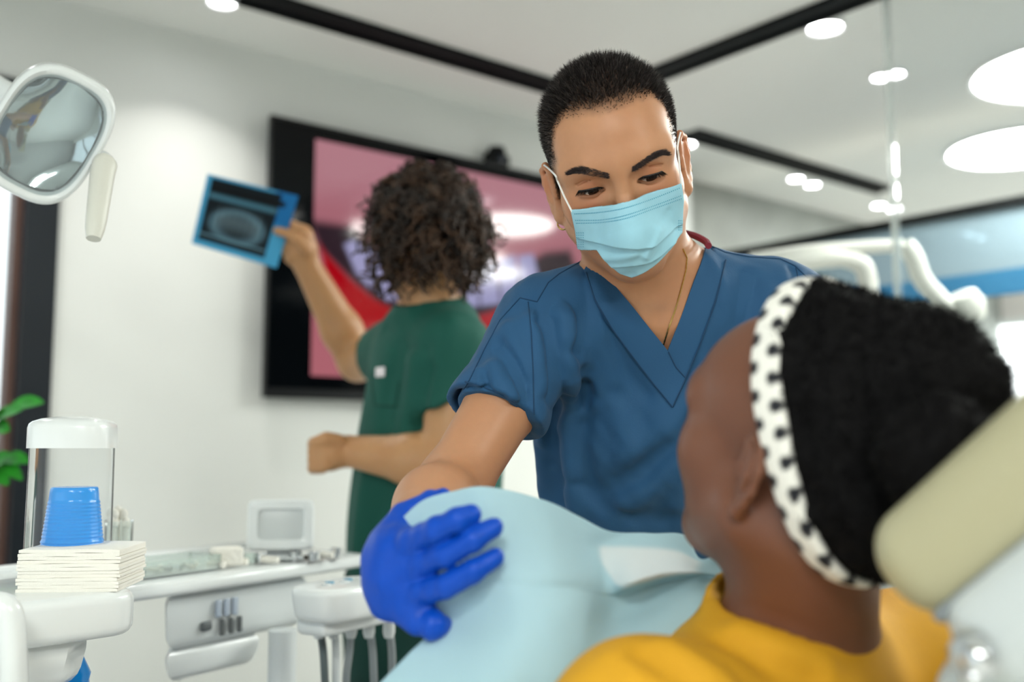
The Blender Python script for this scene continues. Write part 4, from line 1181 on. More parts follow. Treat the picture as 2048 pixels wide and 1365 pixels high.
# neckband: two crossing strips lying on the cloth
def uncut(P): return np.minimum(scrub0(P) - FD(P), under(P)) - .0012
def strip(ea, eb, name, m, lift=0.0, n=44, across=6):
    A = spline2(ea, n); Bp = spline2(eb, n); px = []
    for p, q_ in zip(A, Bp): px += [(p[0] + (q_[0] - p[0]) * t, p[1] + (q_[1] - p[1]) * t) for t in np.linspace(0, 1, across)]
    V = cast(uncut, px, lift); G = sdf_grad(uncut, V, .003); V2 = V - G * .004
    ii = np.arange(n * across).reshape(n, across)
    Fq = np.stack([ii[:-1, :-1], ii[1:, :-1], ii[1:, 1:], ii[:-1, 1:]], -1).reshape(-1, 4); N_ = len(V)
    bd = list(ii[0]) + list(ii[1:, -1]) + list(ii[-1, ::-1][1:]) + list(ii[::-1, 0][1:-1])
    Fs = [list(r) for r in Fq] + [list(r[::-1] + N_) for r in Fq] + [[bd[k], bd[(k + 1) % len(bd)], bd[(k + 1) % len(bd)] + N_, bd[k] + N_] for k in range(len(bd))]
    MB().add(np.vstack([V, V2]), Fs).build(name, m, top, auto=50)
strip([(1413, 492), (1405, 520), (1385, 572), (1360, 640), (1334, 706)], [(1450, 520), (1433, 598), (1402, 690), (1372, 760), (1345, 815)], 'neckband', M_SCRUB, .0004)
strip([(1188, 508), (1226, 566), (1264, 612), (1302, 660), (1337, 704), (1373, 757)], [(1168, 540), (1190, 600), (1226, 660), (1271, 720), (1311, 772), (1345, 815)], 'neckband', M_SCRUB, .0012)
M_SEAM = mat('seam_thread', '163e60', 0.8)
for pts in ([(1192, 508), (1160, 524), (1118, 548), (1096, 566), (1074, 604), (1040, 596), (1000, 640), (968, 700), (938, 762), (926, 780)],
            [(1056, 604), (1062, 660), (1066, 740), (1068, 830)],
            [(1418, 490), (1450, 505), (1500, 514), (1560, 518), (1590, 532), (1625, 566)],
            [(1592, 536), (1596, 556), (1598, 575)],
            [(1345, 815), (1310, 772), (1270, 720), (1225, 660), (1190, 600), (1172, 545)],
            [(1345, 815), (1370, 760), (1400, 690), (1432, 600), (1452, 520)],
            [(1337, 704), (1352, 735), (1372, 757)], [(930, 764), (958, 772), (992, 786), (1024, 803), (1050, 822)]):
    nb_ = pts[0] in ((1345, 815), (1337, 704))
    SP_ = hit(uncut, cast(uncut if nb_ else scrub, dense(pts, 7), .0014 if nb_ else .0002))
    MB().tube(SP_, .00085, 5).build('seam', M_SEAM, top)
# maroon facing at the back of the neck
M_MAROON = mat('maroon_trim', '7d2436', 0.7)
ring = crom([pix(1186, 516, 1.20), pix(1194, 502, 1.225), pix(1250, 470, 1.325), pix(1320, 455, 1.325), pix(1368, 466, 1.265), pix(1392, 473, 1.235), pix(1412, 484, 1.212), pix(1417, 492, 1.195)], 40)
MB().tube(ring, .0042, 8).build('collar_facing', M_MAROON, top)
# cuff stitch
# trousers and shoes
FT = pix(1318, 1050, 1.345) * np.array([1, 1, 0])
def trou(P):
    d = sd_el(P, FT + np.array([0, 0, .92]), (.165, .12, .15))
    for s in (-1, 1):
        d = smin(d, sd_chain(P, [FT + np.array([s * .08, 0, .88]), FT + np.array([s * .10, -.01, .5]), FT + np.array([s * .11, .02, .09])], [.092, .066, .06]), .05)
    return np.maximum(d, .06 - P[:, 2])
V, F = sdf_arrays(trou, FT + np.array([-.25, -.2, .03]), FT + np.array([.25, .2, HEM + .08]), .009)
link('trousers', npmesh('trousers', V, F), M_SCRUB, den)
for s in (-1, 1):
    def shoe(P, s=s):
        c = FT + np.array([s * .11, -.04, 0])
        d = smin(sd_rc(P, c + np.array([0, .07, .045]), c + np.array([0, -.09, .035]), .042, .036), sd_rc(P, c + np.array([0, .06, .08]), c + np.array([0, .03, .07]), .04, .04), .03)
        return np.maximum(d, .001 - P[:, 2])
    V, F = sdf_arrays(shoe, FT + np.array([s * .11 - .07, -.2, -.01]), FT + np.array([s * .11 + .07, .1, .14]), .007)
    link('shoe', npmesh('shoe', V, F), M_WHITE, den)

# ---- face mask
def mask0(q):
    m = sd_el(q, (0, -.05, -.038), (.0635, .054, .06))
    m = smin(m, sd_chain(q, [(0, -.104, .0), (0, -.12, -.028), (0, -.104, -.06)], [.010, .0135, .018]), .055)
    m = smin(m, sd_el(q, (0, -.074, -.08), (.028, .024, .022)), .04)
    m = smin(m, head_core(q) - .004, .01)
    # pleats: cloth swells towards each folded edge, then steps back
    ze = q[:, 2] + .0016 * np.sin(q[:, 0] * 90)
    fade = np.clip(1 - (np.abs(q[:, 0]) / .075) ** 2, 0, 1)
    for zc, a, w in ((-.036, .0042, .013), (-.058, .0038, .014)):
        t = ze - zc + .12 * q[:, 0] * (1 if zc > -.05 else -.6)
        m = m - a * fade * np.where(t > 0, np.exp(-t / w), np.exp(t / .0015))
    for x0, z0, x1, z1, a in ((-.045, -.05, .0, -.044, .0025), (.01, -.05, .03, -.03, .003), (.03, -.075, .05, -.05, .003), (-.035, -.075, -.01, -.07, -.002), (.045, -.02, .05, -.05, -.002)):
        dd = sd_rc(q * np.array([1, 0, 1], np.float32), (x0, 0, z0), (x1, 0, z1), 0, 0)
        m = m - a * np.exp(-(dd / .005) ** 2)
    return m
def mask_w(P): return culled(((P - HC_.astype(np.float32)) @ HR.astype(np.float32)) / HS, (0, -.05, -.03), .17, mask0)
MPX = [(1139, 418), (1170, 416), (1205, 411), (1243, 404), (1280, 392), (1320, 378), (1364, 364), (1369, 398), (1367, 430), (1366, 462), (1356, 476), (1342, 498), (1318, 524), (1290, 545), (1263, 556), (1240, 548), (1215, 528), (1192, 499), (1170, 499), (1153, 496), (1148, 460)]
# outline in head coordinates: cast, keep the side points that miss at the cheek
ctr_px = np.array([1255, 465.0])
mp_ = cast(mask_w, [tuple(ctr_px + (np.array(p) - ctr_px) * .985) for p in MPX])
mq = (mp_ - HC_) @ HR / HS
MPOLY = [(a, c) for a, c in zip(mq[:, 0], mq[:, 2])]
def mask(P):
    q = ((P - HC_.astype(np.float32)) @ HR.astype(np.float32)) / HS
    d = np.abs(mask0(q) - .001) - .0012
    d = np.maximum(d, poly_sd(q[:, 0], q[:, 2], MPOLY))
    return np.maximum(d, q[:, 1] + .012)
V, F = sdf_arrays(mask, hl((0, -.08, -.05)) - .105, hl((0, -.08, -.05)) + .105, .0011, newton=1)
M_MASK = mat('mask_blue', '9dcfe0', 0.85, sss=0.0, bump=0.05, bscale=700, noise=0.08, nscale=60)
mk = link('face_mask', npmesh('face_mask', V, F), M_MASK, den)
M_ST = mat('mask_stitch', '3f96b4', 0.8)
rows = MB()
def row(pts, n): return spline2(pts, n)
px = row([(1150, 428), (1200, 425), (1248, 417), (1300, 400), (1358, 377)], 62) + row([(1152, 441), (1205, 440), (1252, 431), (1305, 413), (1361, 392)], 62) + row([(1153, 447), (1205, 445), (1253, 437), (1307, 418), (1362, 398)], 62)
px += [(1154 + 4.2 * i, 466 + 4.6 * j) for i in range(4) for j in range(7)] + [(1357 + 3 * i, 442 + 4.6 * j) for i in range(3) for j in range(5)]
dots_on(lambda P: mask_w(P) - .0022, px, .00072, .0003).build('stitching', M_ST, mk, smooth=False)
mk.children[0]['kind'] = 'stuff'
M_LOOP = mat('loop_white', 'f0efec', 0.7)
for px_, sg in (([(1144, 424), (1136, 408), (1128, 392), (1121, 376), (1115, 362), (1109, 349)], -1), ([(1363, 371), (1361, 352), (1359, 332), (1357, 312), (1355, 292)], 1)):
    pts = cast(lambda P: np.minimum(head_only(P), mask_w(P)), px_, .0015)
    MB().tube(crom(list(pts) + [hl((sg * .082, .02, .03)), hl((sg * .080, .03, .012)), hl((sg * .076, .028, -.016))], 34), .0011, 8).build('ear_loop', M_LOOP, mk)
# jewellery
M_GOLD = mat('gold', 'd9b36a', 0.25, metal=1.0)
def hoop(c, r, ax, parent=den):
    ax = np.array(ax) / np.linalg.norm(ax); a = np.cross(ax, (0, 0, 1)); a /= np.linalg.norm(a); c2 = np.cross(ax, a)
    MB().tube([np.array(c) + r * (math.cos(t) * a + math.sin(t) * c2) for t in np.linspace(0, 6.2, 20)], .0011, 7).build('hoop_earring', M_GOLD, parent)
hoop(hl((-.0765, .006, -.043)), .0065, HR @ np.array([.5, .8, 0]))
hoop(hl((.080, .012, -.030)), .006, HR @ np.array([.6, -.6, 0])); hoop(hl((.083, .020, -.018)), .0055, HR @ np.array([.6, -.6, 0]))
for p in ((.086, .030, .022), (.0865, .031, .012), (-.081, .014, -.008)):
    MB().lathe([(.0001, -.0016), (.0016, 0), (.0001, .0016)], hl(p), 10).build('ear_stud', M_GOLD, den)
ch = cast(den_body, dense([(1366, 498), (1374, 516), (1372, 540), (1362, 580), (1350, 622), (1338, 655), (1327, 690)], 4), .0006)
MB().tube(ch, [.00075 + .0003 * (k % 2) for k in range(len(ch))], 5).build('necklace', M_GOLD, den)

# ---- glove on the hand that holds the bib
D0 = .83
def glove(P):
    palm = sd_chain(P, [pix(798, 1105, .855), pix(790, 1160, .855), pix(803, 1203, .855)], [.017, .019, .017], .02)
    for y in (1092, 1132, 1176, 1218): palm = smin(palm, sd_rc(P, pix(786, 1108 + (y - 1092) * .7, .855), pix(838, y + 2, .84), .0155, .0122), .008)
    d = palm; fg = None
    for pts, rad in (([(826, 1084), (874, 1060), (915, 1041), (942, 1031)], [.0118, .0108, .0100, .0084]),
                     ([(832, 1136), (892, 1110), (945, 1080), (986, 1056)], [.0112, .0104, .0098, .0082]),
                     ([(832, 1190), (892, 1172), (947, 1143), (988, 1117)], [.0112, .0104, .0098, .0082])):
        dp = [.838, .813, .806, .812]
        e = sd_chain(P, [pix(x, y, z) for (x, y), z in zip(pts, dp)], rad, .003); fg = e if fg is None else smin(fg, e, .002)
    d = smin(d, fg, .009)
    d = smin(d, sd_chain(P, [pix(800, 1200, .852), pix(835, 1234, .838), pix(866, 1250, .828), pix(880, 1251, .836)], [.0155, .0145, .0120, .0098], .004), .006)
    d = smin(d, sd_chain(P, [pix(778, 1085, .872), pix(812, 1034, .892), pix(858, 1008, .892), pix(885, 998, .885)], [.016, .0125, .0105, .009], .004), .012)
    cuff = sd_chain(P, [pix(800, 1120, .865), WL, WL * .75 + EL * .25], [.023, .027, .031], .01)
    cuff = smin(cuff, sd_chain(P, [pix(748, 1122, .865), pix(747, 1165, .862), pix(760, 1212, .86)], [.008, .0075, .006]), .012)
    d = smin(d, cuff, .02)
    wr = noise3(P, 260, 8) * .0007
    cut = (P - (WL * .8 + EL * .2).astype(np.float32)) @ ((EL - WL) / np.linalg.norm(EL - WL)).astype(np.float32)
    return smax(d + wr, cut, .003)
gc = pix(860, 1130, .86)
V, F = sdf_arrays(glove, gc + np.array([-.09, -.09, -.1]), gc + np.array([.09, .13, .1]), .0016)
M_GLOVE = mat('nitrile_blue', '0046b4', 0.42, spec=0.3, bump=0.05, bscale=160)
link('glove', npmesh('glove', V, F), M_GLOVE, den)
# ---------------------------------------------------------------- person in green scrubs looking at an X-ray film
man = empty('person', pix(840, 1100, 2.1) * np.array([1, 1, 0]), label='person with curly brown hair and green scrubs holding up an X-ray film', cat='person')
MH = pix(848, 478, 2.09); MR = Rz(math.radians(180 + 40)) @ Rx(math.radians(4)); MS = 1.06
def ml(p): return MH + MR @ (np.array(p, float) * MS)
mNB = pix(862, 655, 2.11)
mS1, mE1, mW1 = pix(905, 700, 1.99), pix(893, 930, 1.92), pix(700, 903, 1.98)        # near arm
mS2, mE2, mW2 = pix(798, 705, 2.24), pix(716, 722, 2.40), pix(612, 528, 2.32)        # raised arm
mC1, mC2 = pix(868, 850, 2.12), pix(842, 1090, 2.12)
ax_t = Rz(math.radians(-50))
def man_under(P):
    t = sd_el(P, mC1, (.135, .155, .24))
    t = smin(t, sd_el(P, mC2, (.145, .15, .25)), .1)
    t = smin(t, sd_chain(P, [mS1, mNB + np.array([0, 0, -.03]), mS2], [.062, .062, .06]), .08)
    return smin(t, sd_chain(P, [mNB, mC1], [.07, .11]), .06)
def fist(P):
    d = sd_chain(P, [pix(688, 904, 1.98), pix(662, 906, 1.97), pix(652, 908, 1.97)], [.028, .034, .034], .01)
    for k in range(4):
        y = 884 + 16 * k
        d = smin(d, sd_chain(P, [pix(650, y, 1.945), pix(628, y + 2, 1.95), pix(626, y + 6, 1.98), pix(645, y + 6, 1.985)], [.0125, .012, .0115, .0105]), .004)
    return smin(d, sd_chain(P, [pix(676, 882, 1.95), pix(652, 876, 1.935), pix(632, 884, 1.94)], [.014, .012, .0105]), .006)
def pinch(P):
    d = sd_chain(P, [mW2, pix(607, 500, 2.31), pix(602, 474, 2.30)], [.027, .031, .03], .01)
    for pts in ([(604, 460), (582, 449), (562, 452), (553, 460)], [(600, 472), (577, 468), (566, 480), (570, 492)], [(602, 488), (580, 490), (570, 502), (576, 512)], [(606, 502), (586, 510), (576, 518), (582, 524)]):
        d = smin(d, sd_chain(P, [pix(x, y, 2.285 + .008 * k) for k, (x, y) in enumerate(pts)], [.0115, .0105, .0095, .0085]), .006)
    return smin(d, sd_chain(P, [pix(612, 500, 2.27), pix(592, 478, 2.255), pix(570, 466, 2.262), pix(554, 462, 2.272)], [.014, .012, .0105, .009]), .008)
def man_body(P):
    q = ((P - MH.astype(np.float32)) @ MR.astype(np.float32)) / MS
    d = culled(q, (0, -.01, .02), .2, lambda x: head_sdf(x, False)) * MS
    d = smin(d, sd_chain(P, [ml((0, .02, -.05)), mNB], [.056, .06]), .03)
    d = smin(d, man_under(P) , .03)
    a = sd_chain(P, [mS1, mE1, mE1 * .65 + mW1 * .35, mW1], [.055, .046, .048, .031], .02)
    b = sd_chain(P, [mS2, mE2, mE2 * .68 + mW2 * .32, mW2], [.055, .047, .047, .03], .02)
    d = smin(smin(d, a, .02), b, .02)
    d = smin(d, culled(P, pix(655, 905, 1.97), .14, fist), .012)
    return smin(d, culled(P, pix(590, 485, 2.29), .15, pinch), .012)
V, F = sdf_arrays(man_body, (pix(540, 480, 2.3)[0] - .03, 1.78, mC2[2] - .24), (mC1[0] + .3, 2.56, MH[2] + .2), .006)
q = (V - MH) @ MR / MS
C = skin_cols(V, 'c29063')
w = np.clip(1.2 - np.linalg.norm((q - np.array([0, -.06, -.06])) / np.array([.07, .05, .045]), axis=1), 0, 1)[:, None] * .55
C = C * (1 - w) + np.array(lin('3a281c')) * w
w = (np.clip((q[:, 2] - .03) / .02, 0, 1) * np.clip((q[:, 1] + .06) / .03, 0, 1) * (np.linalg.norm(q, axis=1) < .2))[:, None]
C = C * (1 - w) + np.array(lin('241810')) * w
link('body', npmesh('body', V, F, True, C), M_SKIN, man)
# scrubs
def man_top0(P):
    t = man_under(P) - .012
    c1 = mS1 * .48 + mE1 * .52; dn = (mE1 - mS1) / np.linalg.norm(mE1 - mS1)
    a = np.maximum(sd_rc(P, mS1, c1, .066, .068), (P - (c1 + np.array([0, 0, 0.0])).astype(np.float32)) @ (dn + np.array([.45, 0, .0])).astype(np.float32) / 1.1)
    c2 = mS2 * .62 + mE2 * .38; d2n = (mE2 - mS2) / np.linalg.norm(mE2 - mS2)
    b = np.maximum(sd_rc(P, mS2, c2, .068, .07), (P - c2.astype(np.float32)) @ d2n.astype(np.float32))
    return smin(smin(t, a, .04), b, .04)
MF = Folds()
for pts, a, w in (([(800, 700), (780, 800), (770, 900)], -.012, .02), ([(830, 720), (815, 840), (800, 940)], .012, .022), ([(905, 650), (880, 720), (868, 800)], .010, .02), ([(860, 740), (846, 800), (836, 850)], -.012, .018),
                  ([(745, 900), (725, 1000), (715, 1100)], .014, .022), ([(790, 960), (765, 1040), (755, 1120)], -.014, .024), ([(840, 960), (810, 1060), (800, 1150)], .012, .025), ([(770, 660), (800, 690), (850, 700)], -.006, .015)):
    MF.add(man_top0, pts, a, w)
mhem = mC2[2] - .2
def man_top(P):
    d = man_top0(P) - MF(P)
    d = np.minimum(d, man_under(P) - .005)
    d = smax(d, -sd_chain(P, [ml((0, .02, -.05)), mNB + np.array([-.01, -.0, .012])], [.062, .068]), .006)
    d = smax(d, -(np.sqrt(((P - pix(812, 612, 2.14).astype(np.float32)) ** 2).sum(1)) - .062), .01)
    return np.maximum(d, mhem - P[:, 2])
V, F = sdf_arrays(man_top, (mC1[0] - .32, 1.8, mhem - .03), (mC1[0] + .3, 2.46, mNB[2] + .12), .0065)
M_GREEN = mat('green_scrub_cotton', '0b5246', 0.8, noise=0.1, nscale=10)
mt = link('scrub_top', npmesh('scrub_top', V, F), M_GREEN, man)
G_ = cast(man_top, [(762, 745)])[0]; gg = sdf_grad(man_top, G_[None], .005)[0]
MB().box(G_ + gg * .002, (.032, .004, .02), .002, frame(np.cross((0, 0, 1.0), gg) * -1, (0, 0, 1.0))).build('name_tag', mat('tag_white', 'efe6e8', 0.5), mt)
pk = cast(man_top, dense([(742, 745), (748, 810), (790, 815), (798, 765)], 10), .0005)
MB().tube(pk, .0015, 6).build('pocket_seam', mat('green_seam', '06382f', 0.8), mt)
mFT = pix(838, 1090, 2.12) * np.array([1, 1, 0])
def mtrou(P):
    d = sd_el(P, mFT + np.array([0, 0, .96]), (.155, .155, .16))
    for s in (-1, 1):
        o = np.array([.05, .07, 0]) * s
        d = smin(d, sd_chain(P, [mFT + o + np.array([0, 0, .9]), mFT + o + np.array([0, 0, .5]), mFT + o * 1.2 + np.array([.02, 0, .09])], [.098, .075, .065]), .05)
    return np.maximum(d, .07 - P[:, 2])
V, F = sdf_arrays(mtrou, mFT + np.array([-.25, -.25, .03]), mFT + np.array([.25, .25, mhem + .1]), .01)
link('trousers', npmesh('trousers', V, F), mat('dark_green_cotton', '083a32', 0.8), man)
for s in (-1, 1):
    def mshoe(P, s=s):
        c = mFT + np.array([.06, .085, 0]) * s + np.array([-.03, .02, 0])
        d = smin(sd_rc(P, c + np.array([.06, -.05, .045]), c + np.array([-.09, .07, .037]), .044, .038), sd_rc(P, c + np.array([.05, -.04, .09]), c, .04, .04), .03)
        return np.maximum(d, .001 - P[:, 2])
    V, F = sdf_arrays(mshoe, mFT + np.array([.06, .085, 0]) * s - np.array([.2, .2, .01]), mFT + np.array([.06, .085, 0]) * s + np.array([.17, .2, .15]), .009)
    link('shoe', npmesh('shoe', V, F), M_WHITE, man)
# curly hair
HB = ml((0, .008, .035))
def hblob(P):
    return sd_el(P, HB, (.092, .112, .108), MR) + noise3(P, 120, 4) * .008
v0, f0 = sdf_arrays(hblob, HB - .16, HB + .16, .007)
r_ = np.random.RandomState(8)
V = [v0]; Fc = [f0]; Cl = [np.tile(lin('1a110b'), (len(v0), 1))]; n = len(v0)
NCURL = 820; SEG = 20; SID = 5
for k in range(NCURL):
    u = r_.normal(size=3); u /= np.linalg.norm(u)
    if u[2] < -.85: continue
    ql = MR.T @ u
    if ql[1] < -.55 and ql[2] < .35: continue          # face stays free
    b0 = HB + MR @ (ql * np.array([.085, .103, .098]))
    out = u * .75 + np.array([0, 0, -.45]) * (1 if u[2] < .5 else .2) + r_.normal(0, .35, 3); out /= np.linalg.norm(out)
    Lc = r_.uniform(.045, .075) * (1.15 if u[2] < .1 else .75)
    a = np.cross(out, r_.normal(size=3)); a /= np.linalg.norm(a); c = np.cross(out, a)
    hr = r_.uniform(.006, .011); tn = r_.uniform(2.0, 3.2) * 6.28; ph = r_.uniform(0, 6.28)
    s = np.linspace(0, 1, SEG)[:, None]
    P_ = b0 + out * Lc * s + np.array([0, 0, -.022]) * s ** 2 + hr * np.minimum(1, s * 3 + .3) * (np.cos(tn * s + ph) * a + np.sin(tn * s + ph) * c)
    m_ = MB().tube(P_, np.linspace(.0042, .0022, SEG), SID, cap=False)
    vv = np.concatenate(m_.V); ff = np.array(m_.F)
    V.append(vv); Fc.append(ff + n); n += len(vv)
    t = r_.uniform() ** 1.5
    Cl.append(np.tile(np.array(lin('1c120c')) * (1 - t) + np.array(lin('523826')) * t, (len(vv), 1)))
hair = link('hair', npmesh('hair', np.vstack(V), np.vstack(Fc), True, np.vstack(Cl)), mat('curly_hair', '3a281c', 0.5, attr='Col'), man)
tag(hair, kind='stuff')
# X-ray film
fq = [pix(415, 348, 2.30), pix(597, 392, 2.28), pix(553, 537, 2.28), pix(383, 487, 2.30)]
na, nb_ = 120, 90
s_, t_ = np.meshgrid(np.linspace(0, 1, na), np.linspace(0, 1, nb_), indexing='ij'); S_, T_ = s_.ravel(), t_.ravel()
V = ((1 - T_) * (1 - S_))[:, None] * fq[0] + ((1 - T_) * S_)[:, None] * fq[1] + (T_ * S_)[:, None] * fq[2] + (T_ * (1 - S_))[:, None] * fq[3]
C = np.tile(np.array(lin('4aa3cf')), (len(V), 1))
def pt(mask_, col, a=1.0): 
    m_ = np.clip(mask_, 0, 1)[:, None] * a; C[:] = C * (1 - m_) + np.array(lin(col)) * m_
def box_(s0, s1, t0, t1, f=.012): return np.clip(np.minimum(np.minimum(S_ - s0, s1 - S_), np.minimum(T_ - t0, t1 - T_)) / f, 0, 1)
pt(box_(.72, 1.2, -.2, .5, .08), '1b6fae'); pt(box_(.05, .84, .03, .92), '07131a')
pt(box_(.07, .9, .12, .21), '04080c'); pt(box_(.05, .84, .22, .33, .04), '5a93aa', .6)
arch = np.exp(-(((S_ - .45) / .33) ** 2 + ((T_ - .62) / .24) ** 2 - .7) ** 2 / .09)
pt(arch * box_(.07, .82, .26, .88, .04), '6c94a6', .5)
pt(np.exp(-((T_ - .56 - .5 * (S_ - .45) ** 2) / .03) ** 2) * box_(.2, .7, .3, .88, .08), '0c161d', .9)
pt((np.sin(S_ * 95) * .5 + .5) * np.exp(-((T_ - .56 - .5 * (S_ - .45) ** 2) / .13) ** 2) * box_(.15, .75, .3, .88, .08), '9fbcc8', .45)
pt(box_(.05, .84, .84, .92), '060b10'); pt(box_(.05, .82, .80, .845), '6d97a8', .6)
ii = np.arange(na * nb_).reshape(na, nb_)
Fq = np.stack([ii[:-1, :-1], ii[1:, :-1], ii[1:, 1:], ii[:-1, 1:]], -1).reshape(-1, 4)
nf_ = np.cross(fq[1] - fq[0], fq[3] - fq[0]); nf_ /= np.linalg.norm(nf_)
V2 = V + nf_ * (.0012 if nf_[1] > 0 else -.0012)
xf = link('xray_film', npmesh('xray_film', np.vstack([V, V2]), np.vstack([Fq, Fq[:, ::-1] + len(V)]), False, np.vstack([C, C])), mat('film', '4aa3cf', 0.35, spec=0.15, attr='Col'), None)
tag(xf, 'blue-edged dental X-ray film held up by the curly-haired person', 'X-ray film')
# ---------------------------------------------------------------- dental chair, patient, bib
PA = math.radians(38); PF = np.array([-math.sin(PA), math.cos(PA), 0]); PL = np.array([-math.cos(PA), -math.sin(PA), 0]); UPV = np.array([0, 0, 1.0])
FTP = np.array([-.84, .54, 0]); FTP /= np.linalg.norm(FTP); LTP = np.array([-FTP[1], FTP[0], 0])
PH = pix(1590, 930, .80); PS = .95
PR = Rz(math.pi + PA) @ Rx(math.radians(-16))
def pl_(p): return PH + PR @ (np.array(p, float) * PS)
def pq(P): return ((P - PH.astype(np.float32)) @ PR.astype(np.float32)) / PS
pat = empty('person', (0.0, 1.0, 0.0), label='seated patient in a mustard shirt with black hair and a dotted white headband', cat='person')
pNB = pix(1590, 1275, .835)
PEL = pNB + FTP * .36 - UPV * .40
pSL = pix(1290, 1500, .705); pSR = pNB - PL * .17 - UPV * .05
KN = PEL + FTP * .46 + UPV * .02; AN = KN + FTP * .42 - UPV * .08
EBL = pSL + FTP * .17 - UPV * .2 + np.array([0, .03, 0]); WBL = EBL + FTP * .18 + UPV * .03 - LTP * .12
EBR = pSR + FTP * .2 - UPV * .2; WBR = EBR + FTP * .18 + UPV * .03 + LTP * .1
def pat_torso(P):
    ch_ = (pNB * .62 + PEL * .38); t = sd_el(P, ch_ + FTP * .0, (.14, .13, .11))
    t = smin(t, sd_chain(P, [pNB + FTP * .02 - UPV * .06, ch_, PEL], [.075, .125, .13]), .06)
    t = smin(t, sd_chain(P, [pSL, pNB - UPV * .045 + PL * .04, pNB - UPV * .045, pSR], [.056, .056, .06, .056], .03), .06)
    return t
def pat_hand(c):
    def f(P):
        d = sd_rc(P, c, c + FTP * .05, .024, .03)
        for k in range(4):
            o = c + FTP * .07 + LTP * (.027 - .018 * k) + UPV * .004
            d = smin(d, sd_chain(P, [o, o + FTP * .035, o + FTP * .06 - UPV * .012], [.0105, .0095, .008]), .006)
        o = c + FTP * .02 + LTP * .03; return smin(d, sd_chain(P, [o, o + FTP * .03 + LTP * .02, o + FTP * .055 + LTP * .015], [.013, .011, .009]), .008)
    return f
hf1, hf2 = pat_hand(WBL), pat_hand(WBR)
def pat_body(P):
    q = pq(P)
    d = culled(q, (0, -.01, .02), .2, head_sdf) * PS
    d = smin(d, sd_chain(P, [pl_((0, .012, -.05)), pNB], [.053, .056]), .03)
    d = smin(d, sd_chain(P, [pl_((0, .035, -.045)), pNB - FTP * .015], [.044, .046]), .03)
    d = smin(d, pat_torso(P) + .006, .03)
    d = smin(d, sd_chain(P, [pSL, EBL, WBL], [.044, .037, .026]), .03)
    d = smin(d, sd_chain(P, [pSR, EBR, WBR], [.044, .037, .026]), .03)
    d = smin(d, culled(P, WBL + FTP * .05, .15, hf1), .01); d = smin(d, culled(P, WBR + FTP * .05, .15, hf2), .01)
    for s in (-1, 1):
        o = LTP * .09 * s
        d = smin(d, sd_chain(P, [PEL + o, KN + o, AN + o], [.08, .056, .04]), .04)
    return d
SKP = '754a36'
blo, bhi = PH + np.array([-.16, -.15, -.14]), PH + np.array([.16, .17, .17])
v1, f1 = sdf_arrays(pat_body, blo, bhi, .0022)
lo_ = np.minimum.reduce([AN, PEL, pSL, pSR, WBL]) - .14; hi_ = np.maximum.reduce([PH + .1, pSR, PEL]) + .12
v2, f2 = sdf_arrays(pat_body, lo_, hi_, .0075)
ins = ((v2 > blo + .01) & (v2 < bhi - .01)).all(1)
V, F, C = cat_mesh([(v1, f1, skin_cols(v1, SKP)), (v2, f2[~ins[f2].all(1)], skin_cols(v2, SKP))])
M_SKD = mat('skin_deep', SKP, 0.45, sss=0.08, attr='Col', noise=0.05, nscale=90)
link('body', npmesh('body', V, F, True, C), M_SKD, pat)
# hair: thick cap behind the band, bun
PN = np.array([0, .92, .392]); PO = np.array([0, -.008, .148])
def cap_(q):
    d = sd_el(q, (0, .014, .056), (.086, .106, .100))
    return smin(d, sd_el(q, (0, .07, .0), (.07, .062, .07)), .04)
BUN = pix(1868, 905, .66); BUN2 = pix(1876, 770, .735)
def pat_hair(P):
    q = pq(P)
    d = cap_(q) * PS
    d = smin(d, np.sqrt(((P - BUN2.astype(np.float32)) ** 2).sum(1)) - .045, .05)
    d = smax(d, -((q - PO.astype(np.float32)) @ PN.astype(np.float32)), .01)
    d = np.maximum(d, -(q[:, 2] + .072 + .0 * q[:, 1]))
    b = np.sqrt(((P - BUN.astype(np.float32)) ** 2).sum(1)) - .040
    d = smin(d, b, .006)
    return d + noise3(P, 110, 12) * .003 + noise3(P, 300, 13) * .0015
v0, f0 = sdf_arrays(pat_hair, PH + np.array([-.14, -.24, -.14]), PH + np.array([.26, .16, .19]), .0035)
r_ = np.random.RandomState(4); tri = f0[r_.randint(0, len(f0), 26000)]; w4 = r_.dirichlet((1, 1, 1, 1), len(tri)); B = np.einsum('ij,ijk->ik', w4, v0[tri])
G = sdf_grad(pat_hair, B, .004)
vb, fb = blades(B - G * .001, G * .6, r_.normal(0, .7, (len(B), 3)), r_.uniform(.004, .010, len(B)), .0006, 5)
M_BLK = mat('black_hair', '0b0a0b', 0.8, spec=0.15, noise=0.3, nscale=60)
F4 = np.vstack([f0, np.concatenate([fb, fb[:, 2:]], 1)[:0].reshape(0, 4)]) if False else f0
hb_ = MB(); hb_.add(v0, f0.tolist()); hb_.add(vb, fb.tolist())
hr_ = link('hair', npmesh('hair', np.concatenate(hb_.V), hb_.F), M_BLK, pat); tag(hr_, kind='stuff')
